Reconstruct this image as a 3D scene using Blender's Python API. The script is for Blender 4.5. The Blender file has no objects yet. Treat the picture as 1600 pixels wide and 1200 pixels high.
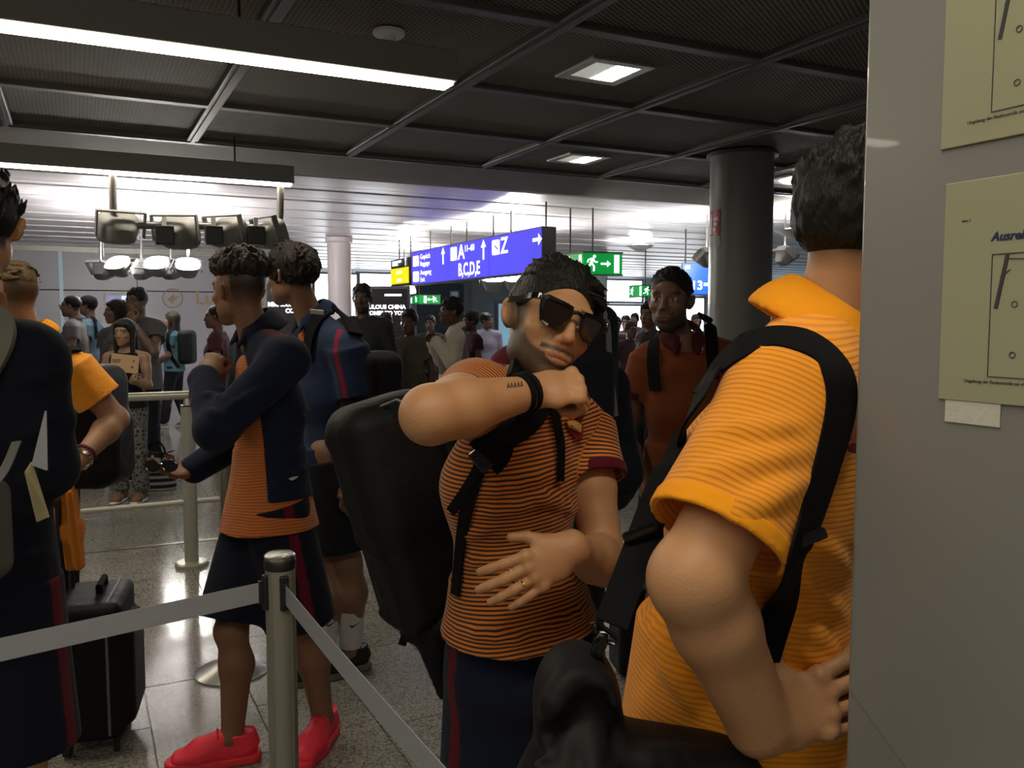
import bpy, bmesh, math, random
import numpy as np
from mathutils import Vector, Matrix

# ------------------------------------------------------------------ camera, world, exposure
scene = bpy.context.scene
COL = scene.collection
F, PITCH, CZ = 1340.0, math.atan(100 / 1340.0), 1.53
cam_data = bpy.data.cameras.new('camera')
cam_data.sensor_width = 36.0
cam_data.lens = F * 36.0 / 1600.0
cam_data.clip_start = 0.02
cam = bpy.data.objects.new('camera', cam_data)
cam.location = (0, 0, CZ)
cam.rotation_euler = (math.pi / 2 - PITCH, 0, 0)
COL.objects.link(cam)
scene.camera = cam
world = bpy.data.worlds.new('world')
scene.world = world
world.use_nodes = True
WB = world.node_tree.nodes['Background']
WB.inputs[0].default_value = (0.80, 0.78, 0.80, 1)
WB.inputs[1].default_value = 0.12
scene.view_settings.view_transform = 'Standard'
scene.view_settings.look = 'None'
scene.view_settings.gamma = 1.0
scene.view_settings.exposure = 0.0
scene.view_settings.use_curve_mapping = False
# strengths of the place's lamps and the added uplight dishes (used by their builders below)
L_LINE, L_DOWN, L_FLOOD, L_WINDOW = 25.0, 20.0, 260.0, 4.0

rng = random.Random(5)
GA = math.radians(26.9)                       # the building's grid is turned to the view
GU = np.array([-math.sin(GA), math.cos(GA), 0.0])
GV = np.array([math.cos(GA), math.sin(GA), 0.0])


def ray(px, py):
    a, b = (px - 800) / F, (600 - py) / F
    return np.array([a, b * math.sin(PITCH) + math.cos(PITCH), b * math.cos(PITCH) - math.sin(PITCH)])


def at(px, py, y):
    d = ray(px, py)
    return np.array([0, 0, CZ]) + d * (y / d[1])


def atz(px, py, z):
    d = ray(px, py)
    return np.array([0, 0, CZ]) + d * ((z - CZ) / d[2])


def vu(p):
    return float(np.dot(p, GV)), float(np.dot(p, GU))


def at_u(px, py, u):
    """where the sight line meets the building plane u = const"""
    d = ray(px, py)
    return np.array([0, 0, CZ]) + d * (u / np.dot(d, GU))


def nrm(v):
    v = np.asarray(v, float)
    return v / (np.linalg.norm(v) + 1e-12)


# ------------------------------------------------------------------ materials
MATS = {}


def mat(name, base=(0.5, 0.5, 0.5), rough=0.5, metal=0.0, var=0.0, vscale=8.0, bump=0.0, bscale=60.0, emit=0.0,
        attr=False, alpha=1.0, spec=0.5, stretch=None, sheen=0.0, sss=0.0, trans=0.0, coat=0.0):
    if name in MATS:
        return MATS[name]
    m = bpy.data.materials.new(name)
    m.use_nodes = True
    nt = m.node_tree
    N, Lk = nt.nodes, nt.links
    b = N['Principled BSDF']
    b.inputs['Roughness'].default_value = rough
    b.inputs['Metallic'].default_value = metal
    b.inputs['Specular IOR Level'].default_value = spec
    b.inputs['Alpha'].default_value = alpha
    b.inputs['Transmission Weight'].default_value = trans
    b.inputs['Coat Weight'].default_value = coat
    if sheen:
        b.inputs['Sheen Weight'].default_value = sheen
        b.inputs['Sheen Roughness'].default_value = 0.5
    if sss:
        b.inputs['Subsurface Weight'].default_value = sss
        b.inputs['Subsurface Radius'].default_value = (0.012, 0.005, 0.003)
        b.inputs['Subsurface Scale'].default_value = 1.0
    tc = N.new('ShaderNodeTexCoord')
    mp = N.new('ShaderNodeMapping')
    if stretch:
        mp.inputs['Scale'].default_value = stretch
    Lk.new(tc.outputs['Object'], mp.inputs[0])
    nz = N.new('ShaderNodeTexNoise')
    nz.inputs['Scale'].default_value = vscale
    nz.inputs['Detail'].default_value = 4
    Lk.new(mp.outputs[0], nz.inputs[0])
    mx = N.new('ShaderNodeMix')
    mx.data_type = 'RGBA'
    mx.blend_type = 'MULTIPLY'
    mx.inputs[0].default_value = 1.0
    rp = N.new('ShaderNodeMapRange')
    rp.inputs[3].default_value = 1 - var
    rp.inputs[4].default_value = 1 + var
    Lk.new(nz.outputs[0], rp.inputs[0])
    if attr:
        at_ = N.new('ShaderNodeAttribute')
        at_.attribute_name = 'Col'
        Lk.new(at_.outputs[0], mx.inputs[6])
    else:
        mx.inputs[6].default_value = (*base, 1)
    Lk.new(rp.outputs[0], mx.inputs[7])
    Lk.new(mx.outputs[2], b.inputs['Base Color'])
    if bump:
        n2 = N.new('ShaderNodeTexNoise')
        n2.inputs['Scale'].default_value = bscale
        n2.inputs['Detail'].default_value = 3
        Lk.new(mp.outputs[0], n2.inputs[0])
        bp = N.new('ShaderNodeBump')
        bp.inputs['Strength'].default_value = bump
        bp.inputs['Distance'].default_value = 0.01
        Lk.new(n2.outputs[0], bp.inputs['Height'])
        Lk.new(bp.outputs[0], b.inputs['Normal'])
    if emit:
        b.inputs['Emission Strength'].default_value = emit
        Lk.new(mx.outputs[2], b.inputs['Emission Color'])
    MATS[name] = m
    return m


def nodes_of(m):
    return m.node_tree.nodes, m.node_tree.links, m.node_tree.nodes['Principled BSDF']


def mat_striped(name, c1, c2, period, duty, rough=0.85, contrast=1.0, bump=0.25):
    """knitted cloth: thin bands along the garment's own coordinate 'sc' (metres along the weave)"""
    m = mat(name, c1, rough, bump=0.1, bscale=500, sheen=0.15)
    N, Lk, b = nodes_of(m)
    a = N.new('ShaderNodeAttribute')
    a.attribute_name = 'sc'
    dv = N.new('ShaderNodeMath'); dv.operation = 'DIVIDE'; dv.inputs[1].default_value = period
    fr = N.new('ShaderNodeMath'); fr.operation = 'FRACT'
    Lk.new(a.outputs['Fac'], dv.inputs[0]); Lk.new(dv.outputs[0], fr.inputs[0])
    pp = N.new('ShaderNodeMath'); pp.operation = 'PINGPONG'; pp.inputs[1].default_value = 0.5
    Lk.new(fr.outputs[0], pp.inputs[0])
    mr = N.new('ShaderNodeMapRange'); mr.interpolation_type = 'SMOOTHSTEP'
    mr.inputs[1].default_value = duty / 2 - 0.07; mr.inputs[2].default_value = duty / 2 + 0.07
    Lk.new(pp.outputs[0], mr.inputs[0])
    mx = N.new('ShaderNodeMix'); mx.data_type = 'RGBA'
    mx.inputs[6].default_value = (*c2, 1); mx.inputs[7].default_value = (*c1, 1)
    Lk.new(mr.outputs[0], mx.inputs[0])
    Lk.new(mx.outputs[2], b.inputs['Base Color'])
    n2 = N.new('ShaderNodeTexNoise'); n2.inputs['Scale'].default_value = 9; n2.inputs['Detail'].default_value = 2
    tc = N.new('ShaderNodeTexCoord'); Lk.new(tc.outputs['Object'], n2.inputs[0])
    b1 = N.new('ShaderNodeBump'); b1.inputs['Strength'].default_value = bump; b1.inputs['Distance'].default_value = 0.002
    Lk.new(mr.outputs[0], b1.inputs['Height'])
    b2 = N.new('ShaderNodeBump'); b2.inputs['Strength'].default_value = 0.5; b2.inputs['Distance'].default_value = 0.03
    Lk.new(n2.outputs[0], b2.inputs['Height']); Lk.new(b2.outputs[0], b1.inputs['Normal'])
    Lk.new(b1.outputs[0], b.inputs['Normal'])
    return m


# ------------------------------------------------------------------ scene tree helpers
def tag(o, label=None, cat=None, group=None, kind=None):
    for k, v in (('label', label), ('category', cat), ('group', group), ('kind', kind)):
        if v:
            o[k] = v
    return o


def empty(name, loc=(0, 0, 0), rz=0.0, label=None, cat=None, group=None, kind=None):
    o = bpy.data.objects.new(name, None)
    o.empty_display_size = 0.1
    o.location = loc
    o.rotation_euler = (0, 0, rz)
    COL.objects.link(o)
    return tag(o, label, cat, group, kind)


def link(name, me, m, parent=None, loc=None):
    o = bpy.data.objects.new(name, me)
    if m is not None and not me.materials:
        me.materials.append(m)
    COL.objects.link(o)
    if parent is not None:
        o.parent = parent
    if loc is not None:
        o.location = loc
    return o


def copy_tree(o, parent=None):
    c = o.copy()
    COL.objects.link(c)
    c.parent = parent
    for ch in list(o.children):
        copy_tree(ch, c)
    return c


class MB:
    """collects simple shapes into one mesh"""

    def __init__(s):
        s.bm = bmesh.new()

    def box(s, c, size, rot=None, bev=0.0, seg=2):
        r = bmesh.ops.create_cube(s.bm, size=1.0)
        vs = r['verts']
        bmesh.ops.scale(s.bm, vec=Vector(size), verts=vs)
        if bev:
            es = list({e for v in vs for e in v.link_edges})
            rb = bmesh.ops.bevel(s.bm, geom=es, offset=bev, segments=seg, affect='EDGES', profile=0.5)
            vs = list({v for f in rb['faces'] for v in f.verts} | {v for v in vs if v.is_valid})
        M = Matrix.Translation(Vector(c)) @ (rot.to_4x4() if rot is not None else Matrix.Identity(4))
        bmesh.ops.transform(s.bm, matrix=M, verts=vs)
        return s

    def cyl(s, a, b, r1, r2=None, n=20, caps=True):
        a, b = Vector(a), Vector(b)
        d = b - a
        r2 = r1 if r2 is None else r2
        M = Matrix.Translation((a + b) / 2) @ d.to_track_quat('Z', 'Y').to_matrix().to_4x4()
        bmesh.ops.create_cone(s.bm, cap_ends=caps, segments=n, radius1=r1, radius2=r2, depth=d.length, matrix=M)
        return s

    def lathe(s, prof, c=(0, 0, 0), n=32):
        rings = []
        for r, z in prof:
            rings.append([s.bm.verts.new((c[0] + r * math.cos(2 * math.pi * i / n), c[1] + r * math.sin(2 * math.pi * i / n), c[2] + z)) for i in range(n)])
        for A, B in zip(rings, rings[1:]):
            for i in range(n):
                s.bm.faces.new((A[i], A[(i + 1) % n], B[(i + 1) % n], B[i]))
        s.bm.faces.new(list(reversed(rings[0])))
        s.bm.faces.new(rings[-1])
        return s

    def tube(s, pts, r, n=10, close=False):
        pts = [Vector(p) for p in pts]
        rings = []
        k = len(pts)
        up = Vector((0, 0, 1))
        prev = None
        for i, p in enumerate(pts):
            a = pts[(i - 1) % k] if (i or close) else p
            b = pts[(i + 1) % k] if (i < k - 1 or close) else p
            t = (b - a).normalized()
            if prev is None:
                x = t.cross(up)
                if x.length < 1e-3:
                    x = t.cross(Vector((1, 0, 0)))
            else:
                x = prev - t * prev.dot(t)
            x.normalize()
            prev = x
            y = t.cross(x)
            rr = r[i] if isinstance(r, (list, tuple)) else r
            rings.append([s.bm.verts.new(p + (x * math.cos(2 * math.pi * j / n) + y * math.sin(2 * math.pi * j / n)) * rr) for j in range(n)])
        pairs = list(zip(rings, rings[1:]))
        if close:
            pairs.append((rings[-1], rings[0]))
        for A, B in pairs:
            for j in range(n):
                s.bm.faces.new((A[j], A[(j + 1) % n], B[(j + 1) % n], B[j]))
        if not close:
            s.bm.faces.new(list(reversed(rings[0])))
            s.bm.faces.new(rings[-1])
        return s

    def ribbon(s, pts, nors, width, thick, fine=6):
        """a strap: flat band of real thickness along a smoothed path; nors point off the body"""
        P, Q = catmull(pts, fine), catmull(nors, fine)
        rings = []
        for i in range(len(P)):
            t = nrm(P[min(i + 1, len(P) - 1)] - P[max(i - 1, 0)])
            q = nrm(Q[i] - t * np.dot(Q[i], t))
            w = np.cross(t, q) * width / 2
            rings.append([s.bm.verts.new(tuple(P[i] + e)) for e in (w - q * thick / 2, w + q * thick / 2, -w + q * thick / 2, -w - q * thick / 2)])
        for A, B in zip(rings, rings[1:]):
            for j in range(4):
                s.bm.faces.new((A[j], A[(j + 1) % 4], B[(j + 1) % 4], B[j]))
        s.bm.faces.new(rings[0])
        s.bm.faces.new(list(reversed(rings[-1])))
        return s

    def prism(s, poly, y0, y1):
        """closed outline in the xz plane, extruded along y"""
        A = [s.bm.verts.new((x, y0, z)) for x, z in poly]
        B = [s.bm.verts.new((x, y1, z)) for x, z in poly]
        n = len(poly)
        for i in range(n):
            s.bm.faces.new((A[i], A[(i + 1) % n], B[(i + 1) % n], B[i]))
        s.bm.faces.new(list(reversed(A)))
        s.bm.faces.new(B)
        return s

    def build(s, name, m, parent=None, smooth=False, off=None, loc=None):
        if off is not None:
            bmesh.ops.translate(s.bm, vec=-Vector(off), verts=s.bm.verts)
        bmesh.ops.recalc_face_normals(s.bm, faces=s.bm.faces)
        me = bpy.data.meshes.new(name)
        s.bm.to_mesh(me)
        s.bm.free()
        if smooth:
            me.polygons.foreach_set('use_smooth', [True] * len(me.polygons))
            me.set_sharp_from_angle(angle=math.radians(40))
        return link(name, me, m, parent, loc)


def catmull(pts, fine):
    pts = [np.asarray(p, float) for p in pts]
    out = []
    k = len(pts)
    for i in range(k - 1):
        p0, p1, p2, p3 = pts[max(i - 1, 0)], pts[i], pts[i + 1], pts[min(i + 2, k - 1)]
        for j in range(fine):
            t = j / fine
            out.append(0.5 * (2 * p1 + (p2 - p0) * t + (2 * p0 - 5 * p1 + 4 * p2 - p3) * t * t + (3 * p1 - p0 - 3 * p2 + p3) * t ** 3))
    out.append(pts[-1])
    return out


FONTS = []


def text(s, size, parent, m, loc, rot=(math.pi / 2, 0, 0), align='LEFT', depth=0.001, sx=1.0, shear=0.0, name='lettering', bold=0.0):
    c = bpy.data.curves.new(name, 'FONT')
    c.body = s
    c.size = size
    c.extrude = depth
    c.align_x = align
    c.align_y = 'CENTER'
    c.shear = shear
    c.offset = bold
    c.resolution_u = 3
    o = bpy.data.objects.new(name, c)
    COL.objects.link(o)
    c.materials.append(m)
    o.parent = parent
    o.location = loc
    o.rotation_euler = rot
    o.scale = (sx, 1, 1)
    FONTS.append(o)
    return o


# ------------------------------------------------------------------ implicit surfaces (bodies, clothes, soft bags)
def smin(a, b, k):
    h = np.maximum(k - np.abs(a - b), 0) / k
    return np.minimum(a, b) - h * h * k * 0.25


class Sdf:
    def __init__(s, h):
        s.h, s.ops = h, []

    def _add(s, fn, lo, hi, k, sub, col, crd):
        s.ops.append((fn, np.asarray(lo, float), np.asarray(hi, float), max(k, 1e-5), sub, col, crd))
        return s

    def cap(s, a, b, r1, r2=None, k=0.02, sub=False, col=None, crd=None):
        a, b = np.asarray(a, float), np.asarray(b, float)
        r2 = r1 if r2 is None else r2
        d = b - a
        dd = float(d @ d) + 1e-9

        def fn(X, Y, Z):
            px, py, pz = X - a[0], Y - a[1], Z - a[2]
            t = np.clip((px * d[0] + py * d[1] + pz * d[2]) / dd, 0, 1)
            return np.sqrt((px - t * d[0]) ** 2 + (py - t * d[1]) ** 2 + (pz - t * d[2]) ** 2) - (r1 + (r2 - r1) * t)
        R = max(r1, r2)
        return s._add(fn, np.minimum(a, b) - R, np.maximum(a, b) + R, k, sub, col, crd)

    def ball(s, c, r, k=0.02, sub=False, col=None):
        return s.cap(c, np.asarray(c, float) + 1e-5, r, r, k, sub, col)

    def ell(s, c, r, R=None, k=0.02, sub=False, col=None, crd=None):
        """ellipsoid; R columns are its axes"""
        c = np.asarray(c, float)
        R = np.eye(3) if R is None else np.asarray(R, float)
        r = np.asarray(r, float)

        def fn(X, Y, Z):
            px, py, pz = X - c[0], Y - c[1], Z - c[2]
            q = [(px * R[0, i] + py * R[1, i] + pz * R[2, i]) for i in range(3)]
            k0 = np.sqrt(sum((q[i] / r[i]) ** 2 for i in range(3)))
            k1 = np.sqrt(sum((q[i] / (r[i] * r[i])) ** 2 for i in range(3))) + 1e-9
            return k0 * (k0 - 1) / k1
        e = np.sqrt(((R * r[None, :]) ** 2).sum(1))
        return s._add(fn, c - e, c + e, k, sub, col, crd)

    def ecap(s, a, b, w1, d1, w2, d2, side, k=0.02, flat=False, sub=False, col=None, crd=None):
        """limb or trunk section: elliptic cross sections (w along side, d across) from a to b"""
        a, b = np.asarray(a, float), np.asarray(b, float)
        ax = b - a
        Lq = np.linalg.norm(ax) + 1e-9
        ax = ax / Lq
        sd = nrm(np.asarray(side, float) - ax * np.dot(side, ax))
        nn = np.cross(ax, sd)

        def fn(X, Y, Z):
            px, py, pz = X - a[0], Y - a[1], Z - a[2]
            tu = px * ax[0] + py * ax[1] + pz * ax[2]
            t = np.clip(tu / Lq, 0, 1)
            w, d = w1 + (w2 - w1) * t, d1 + (d2 - d1) * t
            m = np.minimum(w, d)
            ua = (px * sd[0] + py * sd[1] + pz * sd[2]) / w
            va = (px * nn[0] + py * nn[1] + pz * nn[2]) / d
            ov = tu - t * Lq
            if flat:
                return np.maximum((np.sqrt(ua * ua + va * va) - 1) * m, np.maximum(-tu, tu - Lq))
            return (np.sqrt(ua * ua + va * va + (ov / m) ** 2) - 1) * m
        R = max(w1, w2, d1, d2)
        return s._add(fn, np.minimum(a, b) - R, np.maximum(a, b) + R, k, sub, col, crd)

    def box(s, c, r, R=None, rnd=0.02, k=0.02, sub=False, col=None, crd=None):
        c = np.asarray(c, float)
        R = np.eye(3) if R is None else np.asarray(R, float)
        r = np.asarray(r, float)

        def fn(X, Y, Z):
            px, py, pz = X - c[0], Y - c[1], Z - c[2]
            q = [np.abs(px * R[0, i] + py * R[1, i] + pz * R[2, i]) - (r[i] - rnd) for i in range(3)]
            o = np.sqrt(sum(np.maximum(v, 0) ** 2 for v in q))
            return o + np.minimum(np.maximum(np.maximum(q[0], q[1]), q[2]), 0) - rnd
        e = np.abs(R * r[None, :]).sum(1)
        return s._add(fn, c - e, c + e, k, sub, col, crd)

    def half(s, p, n, lo, hi):
        """cut away everything on the side n points to, inside lo..hi"""
        p, n = np.asarray(p, float), nrm(n)
        return s._add(lambda X, Y, Z: -((X - p[0]) * n[0] + (Y - p[1]) * n[1] + (Z - p[2]) * n[2]), lo, hi, 1e-4, True, None, None)

    def eval(s, V):
        X, Y, Z = V[:, 0], V[:, 1], V[:, 2]
        f = np.full(len(V), 9.0)
        for fn, lo, hi, k, sub, col, crd in s.ops:
            d = fn(X, Y, Z)
            f = -smin(-f, d, k) if sub else smin(f, d, k)
        return f

    def normal(s, p):
        e = 0.004
        q = np.array([p + e * np.eye(3)[i] * sg for i in range(3) for sg in (1, -1)])
        f = s.eval(q)
        return nrm([f[0] - f[1], f[2] - f[3], f[4] - f[5]])

    def hit(s, px, py, off=0.004, y0=0.3, y1=13.5):
        """first point on the sight line through a pixel that lies off metres from the surface"""
        d = ray(px, py)
        ys = np.arange(y0, y1, 0.002)
        P = np.array([0, 0, CZ])[None] + d[None] * (ys / d[1])[:, None]
        f = s.eval(P)
        i = np.argmax(f < off)
        if f[i] >= off:
            i = int(np.argmin(f))
        return P[i]

    def mesh(s, name, base, col=None, paint=None, crd=None, noise=None, relax=0):
        h = s.h
        adds = [o for o in s.ops if not o[4]]
        lo = np.min([o[1] for o in adds], 0) - 3 * h
        hi = np.max([o[2] for o in adds], 0) + 3 * h
        n = np.ceil((hi - lo) / h).astype(int) + 1
        G = np.full(n, 0.5, np.float32)
        ax = [(lo[i] + h * np.arange(n[i])).astype(np.float32) for i in range(3)]
        for fn, a, b, k, sub, c_, q_ in s.ops:
            mg = k + 3 * h
            i0 = np.clip(np.floor((a - mg - lo) / h).astype(int), 0, n - 1)
            i1 = np.clip(np.ceil((b + mg - lo) / h).astype(int) + 1, 1, n)
            if np.any(i1 <= i0):
                continue
            sl = tuple(slice(i0[i], i1[i]) for i in range(3))
            d = fn(ax[0][sl[0]][:, None, None], ax[1][sl[1]][None, :, None], ax[2][sl[2]][None, None, :]).astype(np.float32)
            G[sl] = -smin(-G[sl], d, k) if sub else smin(G[sl], d, k)
        S = G < 0
        c = np.zeros(n - 1, np.uint8)
        for i in (0, 1):
            for j in (0, 1):
                for l in (0, 1):
                    c += S[i:n[0] - 1 + i, j:n[1] - 1 + j, l:n[2] - 1 + l]
        act = np.nonzero((c > 0) & (c < 8))
        I = np.stack(act, 1)
        ids = np.full(n - 1, -1, np.int32)
        ids[act] = np.arange(len(I))
        cor = [(i, j, l) for i in (0, 1) for j in (0, 1) for l in (0, 1)]
        val = np.stack([G[I[:, 0] + a, I[:, 1] + b, I[:, 2] + d] for a, b, d in cor], 1)
        acc = np.zeros((len(I), 3))
        cnt = np.zeros(len(I))
        for p in range(8):
            for q in range(p + 1, 8):
                df = np.array(cor[q]) - np.array(cor[p])
                if np.abs(df).sum() != 1:
                    continue
                a, b = val[:, p], val[:, q]
                m = (a < 0) != (b < 0)
                t = np.where(m, a / np.where(m, a - b, 1), 0)
                acc += np.where(m[:, None], np.array(cor[p])[None] + t[:, None] * df[None], 0)
                cnt += m
        V = lo[None] + h * (I + acc / cnt[:, None])
        quads = []
        for axi in range(3):
            a1, a2 = [(1, 2), (2, 0), (0, 1)][axi]
            sA = [slice(None)] * 3
            sB = [slice(None)] * 3
            sA[axi] = slice(0, n[axi] - 1)
            sB[axi] = slice(1, n[axi])
            A, B = S[tuple(sA)], S[tuple(sB)]
            E = np.stack(np.nonzero(A != B), 1)
            E = E[(E[:, a1] > 0) & (E[:, a2] > 0) & (E[:, a1] < n[a1] - 1) & (E[:, a2] < n[a2] - 1)]
            fl = A[E[:, 0], E[:, 1], E[:, 2]]
            q = []
            for u, v in ((-1, -1), (0, -1), (0, 0), (-1, 0)):
                T = E.copy()
                T[:, a1] += u
                T[:, a2] += v
                q.append(ids[T[:, 0], T[:, 1], T[:, 2]])
            q = np.stack(q, 1)
            quads.append(np.where(fl[:, None], q, q[:, ::-1]))
        Q = np.concatenate(quads)
        Q = Q[(Q >= 0).all(1)]
        for _ in range(relax):
            acc = np.zeros_like(V)
            cn = np.zeros(len(V))
            for a in range(4):
                b = (a + 1) % 4
                np.add.at(acc, Q[:, a], V[Q[:, b]]); np.add.at(cn, Q[:, a], 1)
            V = 0.5 * V + 0.5 * acc / np.maximum(cn, 1)[:, None]
        me = bpy.data.meshes.new(name)
        W = V - np.asarray(base)[None]
        me.vertices.add(len(W))
        me.vertices.foreach_set('co', W.astype(np.float32).ravel())
        me.loops.add(4 * len(Q))
        me.loops.foreach_set('vertex_index', Q.astype(np.int32).ravel())
        me.polygons.add(len(Q))
        me.polygons.foreach_set('loop_start', np.arange(0, 4 * len(Q), 4, dtype=np.int32))
        me.update(calc_edges=True)
        me.polygons.foreach_set('use_smooth', np.ones(len(Q), bool))
        if col is not None:
            C = np.tile(np.array([*col, 1.0]), (len(V), 1))
            best = None
            if any(o[5] is not None for o in adds):
                best = np.full(len(V), 9.0)
                for o in adds:
                    d = o[0](V[:, 0], V[:, 1], V[:, 2])
                    m = d < best
                    best[m] = d[m]
                    C[m, :3] = o[5] if o[5] is not None else col
            if paint is not None:
                paint(V, C)
            me.color_attributes.new('Col', 'FLOAT_COLOR', 'POINT').data.foreach_set('color', C.astype(np.float32).ravel())
        if crd is not None:
            T = (V - np.asarray(crd[0])[None]) @ np.asarray(crd[1])
            if len(crd) > 2:
                T = T + crd[2](V)
            if any(o[6] is not None for o in adds):
                best = np.full(len(V), 9.0)
                for o in adds:
                    if isinstance(o[6], str):
                        continue
                    d = o[0](V[:, 0], V[:, 1], V[:, 2])
                    m = d < best
                    best[m] = d[m]
                    if o[6] is not None:
                        T[m] = (V[m] - np.asarray(o[6][0])[None]) @ np.asarray(o[6][1])
                    else:
                        T[m] = (V[m] - np.asarray(crd[0])[None]) @ np.asarray(crd[1]) + (crd[2](V[m]) if len(crd) > 2 else 0)
            me.attributes.new('sc', 'FLOAT', 'POINT').data.foreach_set('value', T.astype(np.float32))
        return me


# ================================================================== THE ROOM
def grid_root(name, **kw):
    return empty(name, (0, 0, 0), GA, **kw)      # children use (v, u, z)


M_mesh = mat('expanded_metal', (0.12, 0.113, 0.105), 0.75, 0.0, spec=0.15, var=0.15, vscale=3)
N, Lk, b = nodes_of(M_mesh)
tc = N.new('ShaderNodeTexCoord')
prod = None
for sgn in (1, -1):
    mp = N.new('ShaderNodeMapping'); mp.inputs['Rotation'].default_value = (0, 0, math.radians(32) * sgn)
    Lk.new(tc.outputs['Object'], mp.inputs[0])
    wv = N.new('ShaderNodeTexWave'); wv.wave_type = 'BANDS'; wv.bands_direction = 'Y'; wv.inputs['Scale'].default_value = 13.5
    Lk.new(mp.outputs[0], wv.inputs[0])
    if prod is None:
        prod = wv.outputs['Fac']
    else:
        mul = N.new('ShaderNodeMath'); mul.operation = 'MULTIPLY'
        Lk.new(prod, mul.inputs[0]); Lk.new(wv.outputs['Fac'], mul.inputs[1]); prod = mul.outputs[0]
cr = N.new('ShaderNodeMapRange'); cr.inputs[1].default_value = 0.12; cr.inputs[2].default_value = 0.42
cr.inputs[3].default_value = 1.0; cr.inputs[4].default_value = 0.12
Lk.new(prod, cr.inputs[0])
mxm = N.new('ShaderNodeMix'); mxm.data_type = 'RGBA'; mxm.blend_type = 'MULTIPLY'; mxm.inputs[0].default_value = 1
mxm.inputs[6].default_value = (0.23, 0.215, 0.195, 1)
Lk.new(cr.outputs[0], mxm.inputs[7]); Lk.new(mxm.outputs[2], b.inputs['Base Color'])
bp = N.new('ShaderNodeBump'); bp.inputs['Strength'].default_value = 0.6; bp.inputs['Distance'].default_value = 0.004
Lk.new(cr.outputs[0], bp.inputs['Height']); Lk.new(bp.outputs[0], b.inputs['Normal'])

M_rail = mat('ceiling_rail_paint', (0.085, 0.083, 0.080), 0.5, var=0.05)
M_dark = mat('void_black', (0.02, 0.02, 0.02), 0.8, var=0.2)
M_soffit = mat('soffit_plaster', (0.155, 0.135, 0.115), 0.8, var=0.05, vscale=2)
M_slat = mat('satin_metal_slat', (0.70, 0.67, 0.71), 0.36, 0.25, var=0.16, vscale=2.2, stretch=(0.25, 6, 1))
M_white = mat('white_paint', (0.72, 0.72, 0.72), 0.5, var=0.04)
M_black = mat('black_plastic', (0.012, 0.012, 0.013), 0.45, var=0.2)
M_steel = mat('brushed_steel', (0.55, 0.55, 0.53), 0.32, 1.0, var=0.12, vscale=5, stretch=(1, 1, 0.1))
M_alu = mat('anodised_aluminium', (0.42, 0.42, 0.38), 0.42, 0.6, var=0.05, vscale=10)

CEIL, FARC = 2.88, 3.0
V0, DV, U0, DU = 0.82, 1.2, 3.48, 1.136
ceil = grid_root('ceiling', kind='structure')
MB().box((1.5, -0.55, CEIL + 0.12), (23, 14.9, 0.1)).build('ceiling_slab', M_dark, ceil)
rows, cols_ = range(-3, 3), range(-3, 8)
pm = MB().box((0, 0, 0), (DV - 0.09, DU - 0.09, 0.012)).build('mesh_panel', M_mesh, ceil)
first = True
DOWN = {(1, 0), (2, 2), (4, 2)}                # cells (col, row) that hold a recessed downlight
for i in cols_:
    for j in rows:
        o = pm if first else pm.copy()
        if not first:
            COL.objects.link(o)
        first = False
        o.location = (V0 + (i + 0.5) * DV, U0 + (j + 0.5) * DU, CEIL + 0.015)
rv = MB().box((0, 0, 0), (0.085, DU * 6, 0.05), bev=0.008).box((0, 0, -0.027), (0.03, DU * 6, 0.012)).build('rail', M_rail, ceil)
for i in range(-3, 9):
    o = rv if i == -3 else rv.copy()
    if i > -3:
        COL.objects.link(o)
    o.location = (V0 + i * DV, U0, CEIL)
ru = MB().box((0, 0, 0), (DV * 11, 0.085, 0.044), bev=0.008).build('rail', M_rail, ceil)
for j in range(-3, 4):
    o = ru if j == -3 else ru.copy()
    if j > -3:
        COL.objects.link(o)
    o.location = (V0 + 2.5 * DV, U0 + j * DU, CEIL)

# plaster soffit between the mesh ceiling and the hall
sf = grid_root('trim_1', kind='structure')
MB().box((3, 7.5, CEIL + 0.2), (26, 1.1, 0.42)).build('soffit', M_soffit, sf)
MB().box((3, 6.93, CEIL + 0.02), (26, 0.06, 0.1)).build('edge_profile', M_rail, sf)

# hall ceiling of long satin slats
fc = grid_root('ceiling', kind='structure')
MB().box((5, 18, FARC + 0.2), (46, 22, 0.1)).build('ceiling_slab', M_dark, fc)
sl = MB().box((0, 0, 0), (46, 0.285, 0.03), bev=0.006, seg=1).build('ceiling_slat', M_slat, fc)
for k in range(58):
    o = sl if k == 0 else sl.copy()
    if k:
        COL.objects.link(o)
    o.location = (5, 8.2 + k * 0.31, FARC + 0.02 + 0.006 * ((k * 7) % 3))
    o.rotation_euler = (math.radians(((k * 37) % 11 - 5) * 0.35), 0, 0)

# floor: polished speckled granite tiles
M_tile = mat('granite_tile', (0.40, 0.38, 0.33), 0.13, var=0.1, vscale=1.5, spec=0.5)
N, Lk, b = nodes_of(M_tile)
tc = N.new('ShaderNodeTexCoord')
geo = N.new('ShaderNodeNewGeometry')
v1 = N.new('ShaderNodeTexVoronoi'); v1.inputs['Scale'].default_value = 150; Lk.new(geo.outputs['Position'], v1.inputs[0])
n1 = N.new('ShaderNodeTexNoise'); n1.inputs['Scale'].default_value = 70; n1.inputs['Detail'].default_value = 5; Lk.new(geo.outputs['Position'], n1.inputs[0])
ad = N.new('ShaderNodeMath'); ad.operation = 'MULTIPLY'; sp = N.new('ShaderNodeSeparateColor')
Lk.new(v1.outputs['Color'], sp.inputs[0]); Lk.new(sp.outputs[0], ad.inputs[0]); Lk.new(n1.outputs[0], ad.inputs[1])
rmp = N.new('ShaderNodeValToRGB')
els = rmp.color_ramp.elements
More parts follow.
